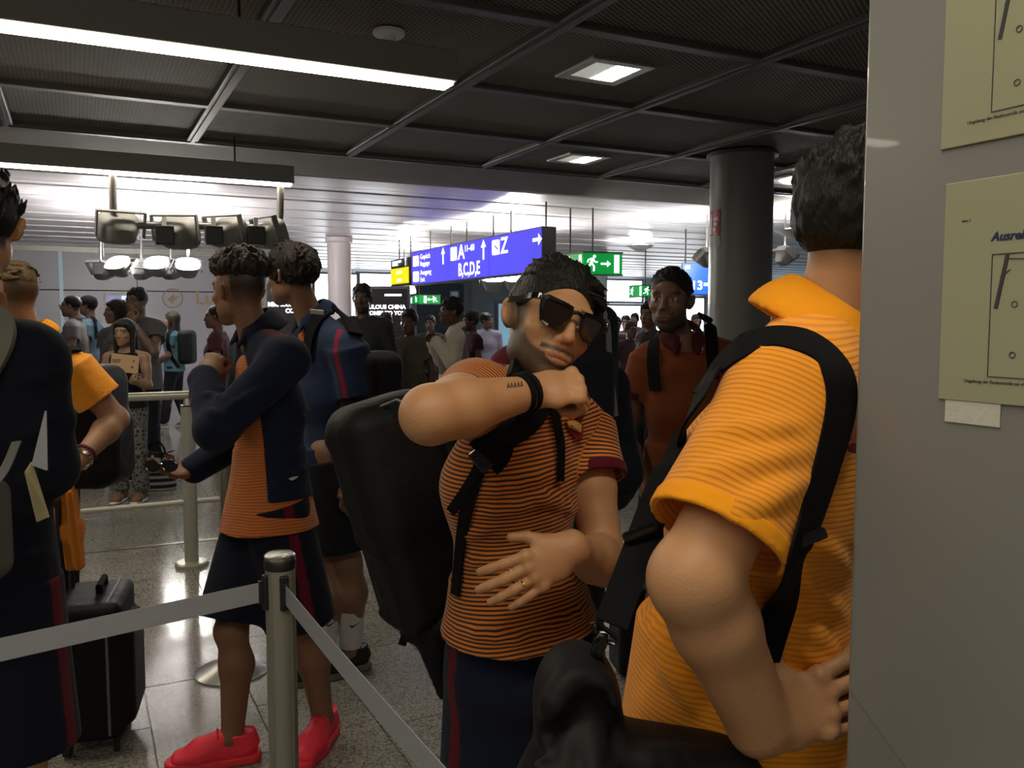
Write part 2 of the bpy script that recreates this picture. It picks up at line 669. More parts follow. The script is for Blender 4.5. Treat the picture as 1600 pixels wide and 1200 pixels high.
els[0].position = 0.0; els[0].color = (0.082, 0.078, 0.068, 1)
els[1].position = 0.62; els[1].color = (0.408, 0.398, 0.354, 1)
e = els.new(0.12); e.color = (0.204, 0.197, 0.170, 1)
e = els.new(0.30); e.color = (0.292, 0.282, 0.245, 1)
Lk.new(ad.outputs[0], rmp.inputs[0]); Lk.new(rmp.outputs[0], b.inputs['Base Color'])
M_floor = M_tile.copy(); M_floor.name = 'granite_floor_far'
N, Lk, b = nodes_of(M_floor)
TW, TL = 0.388, 0.776
bk = N.new('ShaderNodeTexBrick'); bk.inputs['Scale'].default_value = 1.0
bk.inputs['Brick Width'].default_value = TL; bk.inputs['Row Height'].default_value = TW; bk.inputs['Mortar Size'].default_value = 0.003
bk.inputs['Color1'].default_value = (0.340, 0.330, 0.292, 1); bk.inputs['Color2'].default_value = (0.313, 0.303, 0.265, 1); bk.inputs['Mortar'].default_value = (0.082, 0.075, 0.061, 1)
mp = N.new('ShaderNodeMapping'); mp.inputs['Rotation'].default_value = (0, 0, math.radians(90)); tc = N.new('ShaderNodeTexCoord')
Lk.new(tc.outputs['Object'], mp.inputs[0]); Lk.new(mp.outputs[0], bk.inputs[0])
mx = N.new('ShaderNodeMix'); mx.data_type = 'RGBA'; mx.inputs[0].default_value = 0.6
src = b.inputs['Base Color'].links[0].from_socket
Lk.new(src, mx.inputs[6]); Lk.new(bk.outputs[0], mx.inputs[7]); Lk.new(mx.outputs[2], b.inputs['Base Color'])
fl = grid_root('floor', kind='structure')
MB().box((5, 10, -0.057), (46, 38, 0.1)).build('floor_base', M_floor, fl)
tl = MB().box((0, 0, 0), (TW - 0.004, TL - 0.004, 0.012), bev=0.0015, seg=1).build('floor_tile', M_tile, fl)
spots = []
for i in range(-20, 30):
    for j in range(0, 16):
        v, u = 0.2 + (i + 0.5) * TW, 1.85 + (j + 0.5 * (i % 2)) * TL
        P = GV * v + GU * u
        if P[1] < 2.0 or P[1] > 9.5:
            continue
        x = 800 + F * P[0] / P[1]
        if -90 < x < 1330:
            spots.append((P[1], v, u))
spots.sort()
for n_, (d, v, u) in enumerate(spots[:298]):
    o = tl if n_ == 0 else tl.copy()
    if n_:
        COL.objects.link(o)
    o.location = (v, u, -0.006 + 0.0004 * ((n_ * 13) % 3))
# rear hall walls
M_wall = mat('pale_wall_panel', (0.52, 0.52, 0.58), 0.35, var=0.04, vscale=1)
M_wallg = mat('grey_far_wall', (0.20, 0.22, 0.235), 0.6, var=0.06, vscale=1)
M_glow = mat('daylight_glass', (0.93, 0.97, 1.0), 0.3, var=0.03, vscale=0.6, emit=L_WINDOW)
M_cyan = mat('lit_glass_edge', (0.45, 0.65, 0.75), 0.3, emit=0.12)
wb = grid_root('wall_back', kind='structure')
UW = 19.7
MB().box((-5, UW + 0.1, 1.5), (18.2, 0.1, 3.0)).build('wall_core', M_dark, wb)
for k in range(6):
    for z0, z1 in ((0.0, 2.13), (2.14, 3.0)):
        MB().box((-12.6 + 3.06 * k, UW, (z0 + z1) / 2), (3.05, 0.08, z1 - z0 - 0.01), bev=0.006).build('wall_panel', M_wall, wb)
MB().box((0, 0, 0), (18.2, 0.12, 0.16)).build('top_rail', M_alu, wb, loc=(-5, UW - 0.05, 2.98))
p = at_u(95, 430, UW - 0.06)
MB().box((0, 0, 0), (0.07, 0.03, 2.9)).build('lit_edge', M_cyan, wb, loc=(*vu(p), 1.5))
wf = grid_root('wall_far', kind='structure')
UF = 25.0
MB().box((13, UF + 0.1, 1.55), (40, 0.1, 3.1)).build('wall_core', M_wallg, wf)
win_n = [0]


def far_rect(kind, px0, py0, px1, py1, u, m, frame=0.06):
    a, c = at_u(px0, py1, u), at_u(px1, py0, u)
    (v0, _), (v1, _) = vu(a), vu(c)
    z0, z1 = max(a[2], 0.02), min(c[2], 2.97)
    win_n[0] += 1
    r = grid_root('%s_%d' % (kind, win_n[0]), kind='structure')
    w, hgt, cx, cz = v1 - v0, z1 - z0, (v0 + v1) / 2, (z0 + z1) / 2
    MB().box((cx, u, cz), (w, 0.03, hgt)).build('pane', m, r)
    f = MB()
    for sx in (-1, 1):
        f.box((cx + sx * w / 2, u - 0.02, cz), (frame, 0.09, hgt + frame))
    for sz in (-1, 1):
        f.box((cx, u - 0.02, cz + sz * hgt / 2), (w + frame, 0.088, frame))
    f.build('frame', mat('window_frame_grey', (0.13, 0.15, 0.17), 0.5, var=0.1), r)
    return r


far_rect('window', 492, 428, 560, 585, UF - 0.2, M_glow)
far_rect('window', 560, 428, 640, 585, UF - 0.2, M_glow)
far_rect('window', 944, 438, 1003, 472, UF - 0.2, M_glow)
far_rect('window', 944, 477, 1003, 560, UF - 0.2, M_glow)
far_rect('window', 1008, 465, 1100, 560, UF - 0.2, M_glow)
far_rect('window', 1200, 448, 1300, 520, UF - 0.2, mat('blue_daylight_glass', (0.45, 0.68, 0.85), 0.3, var=0.2, vscale=1, emit=0.9))
far_rect('door', 648, 440, 727, 640, UF - 0.25, mat('dark_door_glass', (0.03, 0.05, 0.06), 0.15, var=0.2), 0.14)
far_rect('door', 775, 472, 822, 640, UF - 0.25, mat('bluish_door_glass', (0.28, 0.52, 0.68), 0.2, var=0.2, vscale=2, emit=0.5), 0.12)
far_rect('window', 703, 455, 716, 490, UF - 0.25, M_cyan, 0.03)

# partition beside the camera
M_part = mat('grey_laminate', (0.235, 0.232, 0.225), 0.30, var=0.03, vscale=1.2, coat=0.15)
EDGE = np.array([0.403 * 1.0, 1.0, 0.0])
pv, pu = vu(EDGE)
part = grid_root('wall_right', kind='structure')
MB().box((pv + 0.02, pu - 0.62, 1.3), (0.04, 1.24, 2.6), bev=0.004).build('partition_panel', M_part, part)


# ================================================================== LAMPS
M_lamp = mat('lit_diffuser', (1.0, 0.89, 0.70), 0.5, emit=L_LINE)
M_lampbody = mat('luminaire_grey', (0.24, 0.24, 0.235), 0.45, var=0.05)


def luminaire(v1, u, length, label, hang):
    c = GV * v1 + GU * u
    r = empty('linear_luminaire', (c[0], c[1], 2.55), GA, label, 'lamp', 'hanging linear lamps')
    MB().box((-length / 2, 0, 0.075), (length, 0.14, 0.13), bev=0.006).build('housing', M_lampbody, r)
    MB().box((-length / 2, 0, 0.0045), (length - 0.03, 0.105, 0.014)).build('diffuser', M_lamp, r)
    for t in hang:
        MB().cyl((-t, 0, 0.13), (-t, 0, CEIL - 2.55), 0.006).build('hanger', M_black, r)
    return r


luminaire(1.51, 3.56, 4.2, 'long grey linear lamp overhead with bright strip, nearest the camera', (0.9, 3.2))
luminaire(1.51, 6.68, 5.0, 'farther grey linear lamp with floodlight bracket hung beneath it', (0.42, 3.2))
luminaire(1.51, 0.44, 4.2, 'grey linear lamp of the row, directly above the camera', (0.9, 3.2))
luminaire(1.51, -2.68, 4.2, 'grey linear lamp of the row, behind the camera', (0.9, 3.2))

M_down = mat('downlight_glow', (1.0, 0.97, 0.88), 0.4, emit=L_DOWN)
for n_, (i, j, lab) in enumerate(((1, 0, 'large square recessed downlight, nearest in the mesh ceiling'),
                                  (3 - 1, 2, 'small bright recessed downlight above the blue direction sign'),
                                  (4, 2, 'recessed downlight right of the grey column'))):
    c = GV * (V0 + (i + 0.5) * DV) + GU * (U0 + (j + 0.5) * DU - (0.03 if j else 0.0))
    r = empty('downlight', (c[0], c[1], CEIL), GA, lab, 'lamp', 'square recessed downlights')
    f = MB()
    for sx in (-1, 1):
        f.box((sx * 0.17, 0, 0.004), (0.06, 0.40, 0.018), bev=0.004)
        f.box((0, sx * 0.17, 0.004), (0.28, 0.06, 0.018), bev=0.004)
    f.build('frame', M_alu, r)
    MB().box((-0.07, 0, 0.004), (0.14, 0.28, 0.006)).build('reflector', mat('downlight_reflector', (0.75, 0.75, 0.68), 0.25, 0.6, emit=0.35), r)
    MB().box((0.07, 0, 0.002), (0.14, 0.28, 0.006)).build('lit_glass', M_down, r)

c = atz(608, 66, CEIL - 0.05)
r = empty('smoke_detector', (c[0], c[1], CEIL - 0.06), 0, 'round white smoke detector under the mesh ceiling', 'detector')
MB().lathe([(0.075, 0.06), (0.075, 0.045), (0.066, 0.036), (0.03, 0.034), (0.03, 0.0), (0.022, -0.006)]).build('housing', M_white, r, smooth=True)

# floodlights
M_house = mat('flood_housing', (0.17, 0.17, 0.165), 0.5, var=0.15, vscale=6)
M_lens = mat('flood_lens_lit', (1.0, 0.96, 0.88), 0.4, emit=L_FLOOD)


def flood(pos, yaw, tilt, label, group, s=1.0, lit=True):
    """pos of its bracket; yaw is where the lens looks (0 = away from the camera), tilt up"""
    r = empty('floodlight', tuple(pos), -yaw, label, 'floodlight', group)
    r.rotation_euler = (tilt, 0, -yaw)
    r.scale = (s, s, s)
    bm = bmesh.new()
    rings = []
    for y, w, hh in ((-0.12, 0.06, 0.05), (-0.09, 0.10, 0.075), (0.06, 0.155, 0.125), (0.10, 0.165, 0.135)):
        rings.append([bm.verts.new((w * math.copysign(abs(math.cos(t)) ** 0.6, math.cos(t)), y, hh * math.copysign(abs(math.sin(t)) ** 0.6, math.sin(t))))
                      for t in [2 * math.pi * q / 20 for q in range(20)]])
    for A, B in zip(rings, rings[1:]):
        for q in range(20):
            bm.faces.new((A[q], A[(q + 1) % 20], B[(q + 1) % 20], B[q]))
    bm.faces.new(rings[0]); bm.faces.new(list(reversed(rings[-1])))
    m_ = MB(); m_.bm.free(); m_.bm = bm
    m_.build('housing', M_house, r, smooth=True)
    m2 = MB(); m2.lathe([(0.15, 0.0), (0.13, 0.012), (0.05, 0.02)])
    bmesh.ops.rotate(m2.bm, matrix=Matrix.Rotation(-math.pi / 2, 3, 'X'), verts=m2.bm.verts, cent=(0, 0, 0))
    bmesh.ops.scale(m2.bm, vec=(1, 1, 0.8), verts=m2.bm.verts)
    bmesh.ops.translate(m2.bm, vec=(0, 0.102, 0), verts=m2.bm.verts)
    m2.build('lens', M_lens if lit else mat('flood_lens_off', (0.25, 0.25, 0.26), 0.15), r, smooth=True)
    y = MB()
    for sx in (-1, 1):
        y.box((sx * 0.175, 0.0, 0.06), (0.012, 0.05, 0.2))
    y.box((0, 0, 0.16), (0.36, 0.05, 0.012))
    y.build('yoke', M_house, r)
    return r


def hang_flood(fo):
    Mi = (Matrix.Translation(fo.location) @ fo.rotation_euler.to_matrix().to_4x4() @ Matrix.Diagonal((*fo.scale, 1))).inverted()
    t0 = Vector(fo.location) + Vector((0, 0, 0.1))
    MB().cyl(Mi @ t0, Mi @ Vector((t0.x, t0.y, FARC)), 0.012, n=8).build('rod', M_steel, fo)


LB = 6.68                                            # bracket under the second lamp, in plane u
bra = empty('lamp_bracket', (0, 0, 0), 0, 'U-shaped grey pipe bracket carrying floodlights under the farther lamp', 'bracket')
pts = [at_u(x, y, LB) for x, y in ((176, 272), (177, 325), (182, 341), (196, 350), (220, 352), (300, 353), (405, 356), (425, 354), (435, 345), (438, 330), (438, 268))]
MB().tube(catmull(pts, 4), 0.026, 12).build('pipe', mat('bracket_grey', (0.16, 0.15, 0.145), 0.4, 0.3), bra, smooth=True)
upn = [(188, 362, -0.5, 0.5), (275, 368, 0.1, 0.4), (352, 368, 0.5, 0.4), (418, 370, 0.9, 0.4)]
for n_, (px, py, yw, tl_) in enumerate(upn):
    pp = at_u(px, py, LB)
    flood(pp, yw - GA * 0.3, tl_ - 0.12, ('leftmost grey floodlight on the U-shaped pipe bracket', 'second floodlight from the left on the U-shaped bracket',
                        'third floodlight from the left on the U-shaped bracket', 'rightmost floodlight on the U-shaped bracket')[n_], 'floodlights on the U-shaped bracket', 0.9, False)
    if n_:
        q = at_u(px - 18, 368, LB - 0.12)
        g = empty('ballast_box', tuple(q), GA, ('black ballast box between first and second bracket floodlights', 'black ballast box left of the third bracket floodlight',
                                                'black ballast box at the right end of the bracket')[n_ - 1], 'box', 'ballast boxes on the bracket')
        MB().box((0, 0, 0), (0.12, 0.1, 0.13), bev=0.008).build('case', M_black, g)
        MB().box((0, 0, 0.09), (0.03, 0.02, 0.08)).build('clamp', M_steel, g)
# lower row farther back
bar = empty('lamp_bracket', (0, 0, 0), 0, 'thin farther bracket carrying the three glowing floodlights', 'bracket')
UL = 12.0
pts = [at_u(x, y, UL) for x, y in ((157, 352), (157, 400), (162, 410), (200, 418), (300, 420))]
MB().tube(catmull(pts, 4), 0.014, 8).build('pipe', M_steel, bar, smooth=True)
MB().tube([at_u(294, 372, UL), at_u(294, 408, UL)], 0.02, 8).build('rod', M_white, bar)
for n_, (px, py, yw) in enumerate(((188, 419, 3.35), (247, 419, 3.1), (294, 421, 2.8))):
    flood(at_u(px, py, UL - 0.1), yw, 0.8, ('leftmost of the three glowing floodlights', 'middle one of the three glowing floodlights', 'rightmost of the three glowing floodlights')[n_],
          'glowing floodlights on the farther bracket', 0.95)
for n_, (px, py) in enumerate(((162, 424), (222, 424), (268, 424))):
    fl_ = flood(at_u(px, py, UL + 0.35), 0.15, 0.7, ('dark-backed floodlight left of the glowing three', 'dark-backed floodlight between left and middle glowing ones',
          'dark-backed floodlight between middle and right glowing ones')[n_], 'dark-backed floodlights on the farther bracket', 1.0)
    hang_flood(fl_)
# floodlights under the direction sign and deeper in the hall
for px, py, y, yw, tl_, lab in ((771, 441, 14.0, 3.1, 0.9, 'glowing floodlight under the middle of the blue sign'),
                                (806, 441, 14.0, 3.1, 0.9, 'glowing floodlight under the blue sign beside the sunglasses man'),
                                (632, 458, 18.0, 2.6, 0.8, 'tilted glowing floodlight below the yellow sign'),
                                (1226, 402, 12.0, 1.2, 0.9, 'dark floodlight housing right of the grey column'),
                                (1104, 405, 12.0, -0.6, 0.9, 'dark floodlight left of the grey column beside the blue sign')):
    fo = flood(at(px, py, y), yw, tl_, lab, 'floodlights deeper in the hall', 1.3 if y > 13 else 1.0)
    hang_flood(fo)
for px, py, y, lab in ((1243, 360, 10.5, 'white uplight dish hanging right of the grey column'), (1000, 384, 16.0, 'small added uplight dish hanging above the bearded man'),
                       (700, 372, 17.0, 'added uplight dish hidden behind the blue sign'), (545, 376, 17.5, 'added uplight dish behind the pale round column')):  # all but the first dish are added to brighten the hall ceiling
    c = at(px, py, y)
    r = empty('uplight', tuple(c), 0, lab, 'lamp', 'hanging uplight dishes')
    MB().lathe([(0.03, -0.1), (0.07, -0.09), (0.24, -0.01), (0.25, 0.0), (0.22, 0.005)]).build('dish', M_white, r, smooth=True)
    MB().lathe([(0.2, 0.006), (0.12, 0.02), (0.02, 0.024)]).build('lit_glass', mat('uplight_glow', (1.0, 0.93, 0.88), 0.4, emit=L_FLOOD * 0.75), r)
    MB().cyl((0, 0, 0.02), (0, 0, FARC - c[2]), 0.008).build('rod', M_steel, r)

# ================================================================== COLUMNS
M_col = mat('column_grey', (0.20, 0.20, 0.19), 0.38, var=0.03, vscale=1)
c = GV * 4.88 + GU * 5.48
col = empty('column', (c[0], c[1], 0), 0, 'thick dark grey round column behind the bearded man', 'column')
MB().lathe([(0.253, 0.0), (0.253, CEIL - 0.03)], n=48).build('shaft', M_col, col, smooth=True)
MB().lathe([(0.255, CEIL - 0.03), (0.285, CEIL - 0.028), (0.285, CEIL - 0.005), (0.26, CEIL)], n=48).build('ceiling_ring', M_rail, col, smooth=True)
MB().lathe([(0.27, 0.0), (0.27, 0.12), (0.258, 0.125)], n=48).build('base_ring', M_steel, col, smooth=True)
CYL = c
c2 = at(531, 470, 15.5)
col2 = empty('column', (c2[0], c2[1], 0), 0, 'pale round column left of the poster display', 'column')
MB().lathe([(0.21, 0.0), (0.21, 2.9), (0.24, 2.92), (0.24, 3.0)], n=40).build('shaft', mat('pale_column_paint', (0.62, 0.56, 0.58), 0.45, var=0.03), col2, smooth=True)
MB().lathe([(0.225, 0.0), (0.225, 0.12), (0.215, 0.125)], n=40).build('base_ring', M_steel, col2, smooth=True)
c3 = at(928, 470, 19.5)
col3 = empty('column', (c3[0], c3[1], 0), 0, 'bluish grey pillar beside the bright far window', 'column')
MB().box((0, 0, 1.5), (0.55, 0.5, 3.0), bev=0.02).build('shaft', mat('bluish_pillar', (0.32, 0.37, 0.43), 0.5, var=0.05), col3)
MB().box((0, 0, 0.06), (0.6, 0.55, 0.12), bev=0.01).build('base_ring', M_steel, col3)


# extinguisher sign, curved with the big column
def curved_patch(cx, cy, R, a0, a1, z0, z1, t=0.003, n=8):
    m_ = MB()
    for q in range(n):
        b0, b1 = a0 + (a1 - a0) * q / n, a0 + (a1 - a0) * (q + 1) / n
        vs = [m_.bm.verts.new((cx + rr * math.cos(bb), cy + rr * math.sin(bb), zz)) for rr in (R, R + t) for bb, zz in ((b0, z0), (b1, z0), (b1, z1), (b0, z1))]
        for f in ((0, 1, 2, 3), (4, 5, 6, 7), (0, 1, 5, 4), (1, 2, 6, 5), (2, 3, 7, 6), (3, 0, 4, 7)):
            m_.bm.faces.new([vs[w] for w in f])
    bmesh.ops.remove_doubles(m_.bm, verts=m_.bm.verts, dist=1e-5)
    return m_


es = empty('extinguisher_sign', (CYL[0], CYL[1], 0), 0, 'red fire extinguisher sign on the dark grey column', 'sign')
az = lambda py: CZ + (500 - py) * 6.85 / F
va = math.atan2(-CYL[1], -CYL[0])
a0, a1 = va - 1.32, va - 0.68
M_red = mat('sign_red', (0.28, 0.02, 0.03), 0.35, var=0.1)
M_swhite = mat('sign_white', (0.6, 0.58, 0.56), 0.4, var=0.05)
curved_patch(0, 0, 0.2535, a0, a1, az(368), az(327)).build('red_plate', M_red, es)
curved_patch(0, 0, 0.2535, a0, a1, az(384), az(369)).build('text_plate', mat('sign_text_grey', (0.32, 0.31, 0.3), 0.4, var=0.1), es)
for q in range(4):
    curved_patch(0, 0, 0.2568, a0 + 0.05, a1 - 0.08, az(383 - q * 3.6), az(381.8 - q * 3.6), 0.001).build('text_line', M_black, es)
curved_patch(0, 0, 0.2568, a0 + 0.12, a0 + 0.24, az(364), az(338), 0.001).build('extinguisher_symbol', M_swhite, es)
curved_patch(0, 0, 0.2568, a0 + 0.15, a0 + 0.21, az(338), az(333), 0.001).build('extinguisher_symbol', M_swhite, es)
for q in range(3):
    curved_patch(0, 0, 0.2568, a0 + 0.32 + 0.06 * (q % 2), a0 + 0.44 + 0.05 * q, az(360 - q * 8), az(355 - q * 8), 0.001).build('flame_symbol', M_swhite, es)


# ================================================================== SIGNS
SA = math.atan2(-GU[1], -GU[0])                      # signs that run along the grid's depth, read from the camera's side
VS = 5.17


def at_v(px, py, v):
    d = ray(px, py)
    return np.array([0, 0, CZ]) + d * (v / np.dot(d, GV))


M_blue = mat('sign_blue_lit', (0.065, 0.055, 0.62), 0.6, var=0.12, vscale=1.2, emit=1.25)
M_sw = mat('sign_white_lit', (0.95, 0.95, 1.0), 0.4, emit=1.4)
M_scase = mat('sign_case', (0.12, 0.12, 0.115), 0.5, var=0.05)
M_yel = mat('sign_yellow_lit', (0.95, 0.68, 0.0), 0.4, var=0.06, emit=0.9)
M_green = mat('sign_green_lit', (0.0, 0.30, 0.045), 0.4, var=0.08, vscale=3, emit=0.75)


def arrow(parent, m, x, z, s, ang, y=-0.004):
    pol = [(-0.5, -0.09), (0.12, -0.09), (0.12, -0.3), (0.5, 0), (0.12, 0.3), (0.12, 0.09), (-0.5, 0.09)]
    ca, sa = math.cos(ang), math.sin(ang)
    MB().prism([(x + s * (a * ca - c_ * sa), z + s * (a * sa + c_ * ca)) for a, c_ in pol], y, y + 0.003).build('arrow', m, parent)


pR, pL = at_v(846, 390, VS), at_v(643, 420, VS)
zt, zb = 2.69, 2.125
SL = float(np.dot(pR - pL, -GU))
bs = empty('direction_sign', (pL[0], pL[1], 0), SA, 'long hanging blue direction sign with white arrows and letters', 'sign')
MB().box((SL / 2, 0.11, (zt + zb) / 2), (SL, 0.2, zt - zb), bev=0.004).build('case', M_scase, bs)
cuts = [0, None, None, SL]
for q, xpx in ((1, 700), (2, 764)):
    cuts[q] = float(np.dot(at_v(xpx, 410, VS) - pL, -GU))
for q in range(3):
    w = cuts[q + 1] - cuts[q] - 0.02
    MB().box(((cuts[q] + cuts[q + 1]) / 2, 0.005, (zt + zb) / 2), (w, 0.012, zt - zb - 0.03), bev=0.003, seg=1).build('lit_panel', M_blue, bs)
H_ = zt - zb
x0 = cuts[0]; W_ = cuts[1] - cuts[0]
for k, (t1, t2) in enumerate((('Gepäck', 'Baggage'), ('Ausgang', 'Exit'))):
    z = zb + H_ * (0.70 if k == 0 else 0.24)
    MB().box((x0 + W_ * 0.15, -0.003, z), (0.22, 0.004, 0.17), bev=0.02, seg=2).build('pictogram', M_sw, bs)
    text(t1, 0.12, bs, M_sw, (x0 + W_ * 0.26, -0.003, z + 0.055), sx=1.25)
    text(t2, 0.11, bs, M_sw, (x0 + W_ * 0.26, -0.003, z - 0.06), sx=1.25)
arrow(bs, M_sw, x0 + W_ * 0.88, zb + H_ * 0.72, 0.26, math.pi / 2)
x0 = cuts[1]; W_ = cuts[2] - cuts[1]
MB().box((x0 + W_ * 0.17, -0.003, zb + H_ * 0.72), (0.2, 0.004, 0.2), bev=0.02, seg=2).build('pictogram', M_sw, bs)
text('A', 0.30, bs, M_sw, (x0 + W_ * 0.27, -0.003, zb + H_ * 0.72), sx=1.2, bold=0.006)
text('11–60', 0.13, bs, M_sw, (x0 + W_ * 0.43, -0.003, zb + H_ * 0.80), sx=1.1, bold=0.003)
text('B,C,D,E', 0.26, bs, M_sw, (x0 + W_ * 0.27, -0.003, zb + H_ * 0.26), sx=0.95, bold=0.006)
arrow(bs, M_sw, x0 + W_ * 0.88, zb + H_ * 0.70, 0.28, math.pi / 2)
x0 = cuts[2]; W_ = cuts[3] - cuts[2]
MB().box((x0 + W_ * 0.16, -0.003, zb + H_ * 0.70), (0.2, 0.004, 0.2), bev=0.02, seg=2).build('pictogram', M_sw, bs)
MB().box((x0 + W_ * 0.16, -0.006, zb + H_ * 0.70), (0.12, 0.003, 0.02), rot=Matrix.Rotation(0.5, 3, 'Y')).build('pictogram', M_blue, bs)
text('Z', 0.30, bs, M_sw, (x0 + W_ * 0.25, -0.003, zb + H_ * 0.70), sx=1.1, bold=0.006)
arrow(bs, M_sw, x0 + W_ * 0.93, zb + H_ * 0.72, 0.24, 0)
for xpx in (663, 695, 719, 760, 787, 841):
    t = float(np.dot(at_v(xpx, 400, VS) - pL, -GU))
    MB().cyl((t, 0.11, zt), (t, 0.11, FARC), 0.012, n=8).build('rod', M_scase, bs)

pA, pB = at_v(611, 425, VS + 0.05), at_v(638, 420, VS + 0.05)
ys = empty('info_sign', (pA[0], pA[1], 0), SA, 'small black and yellow hanging sign left of the blue one', 'sign')
w = float(np.dot(pB - pA, -GU))
d_ = pA[1]
yz = lambda py: CZ + (500 - py) * d_ / F
MB().box((w / 2, 0.1, (yz(408) + yz(449)) / 2), (w + 0.06, 0.18, yz(408) - yz(449)), bev=0.004).build('case', M_black, ys)
MB().box((w / 2, 0.002, (yz(421) + yz(446)) / 2), (w, 0.012, yz(421) - yz(446) - 0.02)).build('lit_panel', M_yel, ys)
for q, (zz, ww) in enumerate(((yz(412), 0.5), (yz(416), 0.3))):
    MB().box((w * 0.1 + w * ww / 2, -0.003, zz), (w * ww, 0.01, 0.04)).build('lettering', M_sw, ys)
for q, (zz, ww) in enumerate(((yz(428), 0.3), (yz(440), 0.25))):
    MB().box((w * 0.5, -0.007, zz), (w * ww, 0.006, 0.05), bev=0.002, seg=1).build('lettering', M_sw, ys)
arrow(ys, M_sw, w * 0.85, yz(413), 0.16, math.pi / 2)
for t in (0.2, 0.85):
    MB().cyl((w * t, 0.1, yz(408)), (w * t, 0.1, FARC), 0.012, n=8).build('rod', M_scase, ys)


def running_man(parent, m, x, z, s, flip=1, y=-0.004):
    """running figure: head, trunk, arms, legs"""
    def seg(pts, w):
        for (ax_, az_), (bx_, bz_) in zip(pts, pts[1:]):
            dx, dz = bx_ - ax_, bz_ - az_
            L_ = math.hypot(dx, dz)
            nx_, nz_ = -dz / L_ * w / 2, dx / L_ * w / 2
            P_ = [(ax_ + nx_, az_ + nz_), (bx_ + nx_, bz_ + nz_), (bx_ - nx_, bz_ - nz_), (ax_ - nx_, az_ - nz_)]
            MB().prism([(x + flip * s * a, z + s * c_) for a, c_ in P_], y, y + 0.003).build('pictogram', m, parent)
    MB().prism([(x + flip * s * (0.16 + 0.09 * math.cos(q * math.pi / 5)), z + s * (0.40 + 0.09 * math.sin(q * math.pi / 5))) for q in range(10)], y, y + 0.003).build('pictogram', m, parent)
    seg([(0.08, 0.3), (-0.05, 0.02)], 0.17)
    seg([(0.1, 0.26), (0.2, 0.08), (0.36, 0.1)], 0.07)
    seg([(0.0, 0.28), (-0.2, 0.22), (-0.26, 0.06)], 0.07)
    seg([(-0.02, 0.02), (0.14, -0.14), (0.12, -0.42)], 0.1)
    seg([(-0.07, 0.02), (-0.16, -0.22), (-0.42, -0.24)], 0.1)


def exit_sign(px0, pxm, px1, py0, py1, y, label, rods, flip=1, dy=0.5):
    A, B, C = at(pxm, (py0 + py1) / 2, y), at(px1, (py0 + py1) / 2, y + 0.15), at(px0, (py0 + py1) / 2, y + dy)
    z1, z0 = CZ + (500 - py0) * y / F, CZ + (500 - py1) * y / F
    r = empty('exit_sign', (A[0], A[1], 0), 0, label, 'sign', 'green emergency exit signs')
    m_ = MB()
    lo_ = [(0, 0), (B[0] - A[0], B[1] - A[1]), (C[0] - A[0], C[1] - A[1])]
    va_ = [m_.bm.verts.new((p[0], p[1], z0)) for p in lo_]
    vb_ = [m_.bm.verts.new((p[0], p[1], z1)) for p in lo_]
    for q in range(3):
        m_.bm.faces.new((va_[q], va_[(q + 1) % 3], vb_[(q + 1) % 3], vb_[q]))
    m_.bm.faces.new(va_); m_.bm.faces.new(vb_)
    m_.build('lit_case', M_green, r)
    hh = z1 - z0
    for (P_, Q_) in ((A, B), (C, A)):
        ln = math.hypot(Q_[0] - P_[0], Q_[1] - P_[1])
        f = empty('face', (P_[0] - A[0], P_[1] - A[1], 0), math.atan2(Q_[1] - P_[1], Q_[0] - P_[0]))
        f.parent = r
        for q in range(2):
            MB().box((ln / 2, -0.003, (z0, z1)[q]), (ln + 0.02, 0.012, 0.02)).build('edge_strip', M_scase, f)
        zc = (z0 + z1) / 2
        running_man(f, M_sw, ln * (0.22 if flip > 0 else 0.72), zc, hh * 0.8, flip)
        MB().box((ln * (0.86 if flip > 0 else 0.28), -0.0035, zc), (ln * 0.13, 0.003, hh * 0.8)).build('pictogram', M_sw, f)
        if P_ is A:
            arrow(f, M_sw, ln * (0.58 if flip > 0 else 0.5), zc, ln * 0.26, 0 if flip > 0 else math.pi)
    for px in rods:
        t = at(px, py0, y + 0.12)
        MB().cyl((t[0] - A[0], t[1] - A[1], z1), (t[0] - A[0], t[1] - A[1], FARC), 0.012, n=8).build('rod', M_scase, r)
    return r


exit_sign(881, 911, 972, 395, 430, 11.3, 'large green exit sign with running figure and arrow right of the blue sign', (891, 926))
exit_sign(983, 1004, 1032, 446, 464, 18.0, 'small green exit sign beside the bearded man\'s head', (1008,))
exit_sign(638, 655, 688, 461, 475, 19.0, 'small green exit sign above the man in the grey vest', (655,), -1)

# gate number screen
c = at(1068, 436, 14.0)
g = empty('gate_screen', (c[0], c[1], 0), -0.1, 'blue gate screen showing 13 between bearded man and column', 'screen')
gz = lambda py: CZ + (500 - py) * 14.0 / F
MB().box((0.2, 0.05, gz(436)), (0.46, 0.08, gz(411) - gz(461)), bev=0.006).build('case', M_scase, g)
MB().box((0.2, 0.006, gz(436)), (0.44, 0.012, gz(412) - gz(460)), bev=0.003, seg=1).build('screen', mat('screen_blue', (0.01, 0.12, 0.80), 0.3, var=0.2, vscale=2, emit=1.2), g)
text('1', 0.20, g, M_sw, (0.12, -0.003, gz(447)), bold=0.004)
text('3', 0.20, g, M_sw, (0.215, -0.003, gz(447)), bold=0.004)
MB().box((0.06, -0.003, gz(418)), (0.08, 0.004, 0.06)).build('pictogram', M_sw, g)
MB().box((0.36, -0.003, gz(445)), (0.07, 0.004, 0.05)).build('pictogram', M_sw, g)
MB().cyl((0.03, 0.05, gz(412)), (0.03, 0.05, FARC), 0.014, n=8).build('rod', M_scase, g)

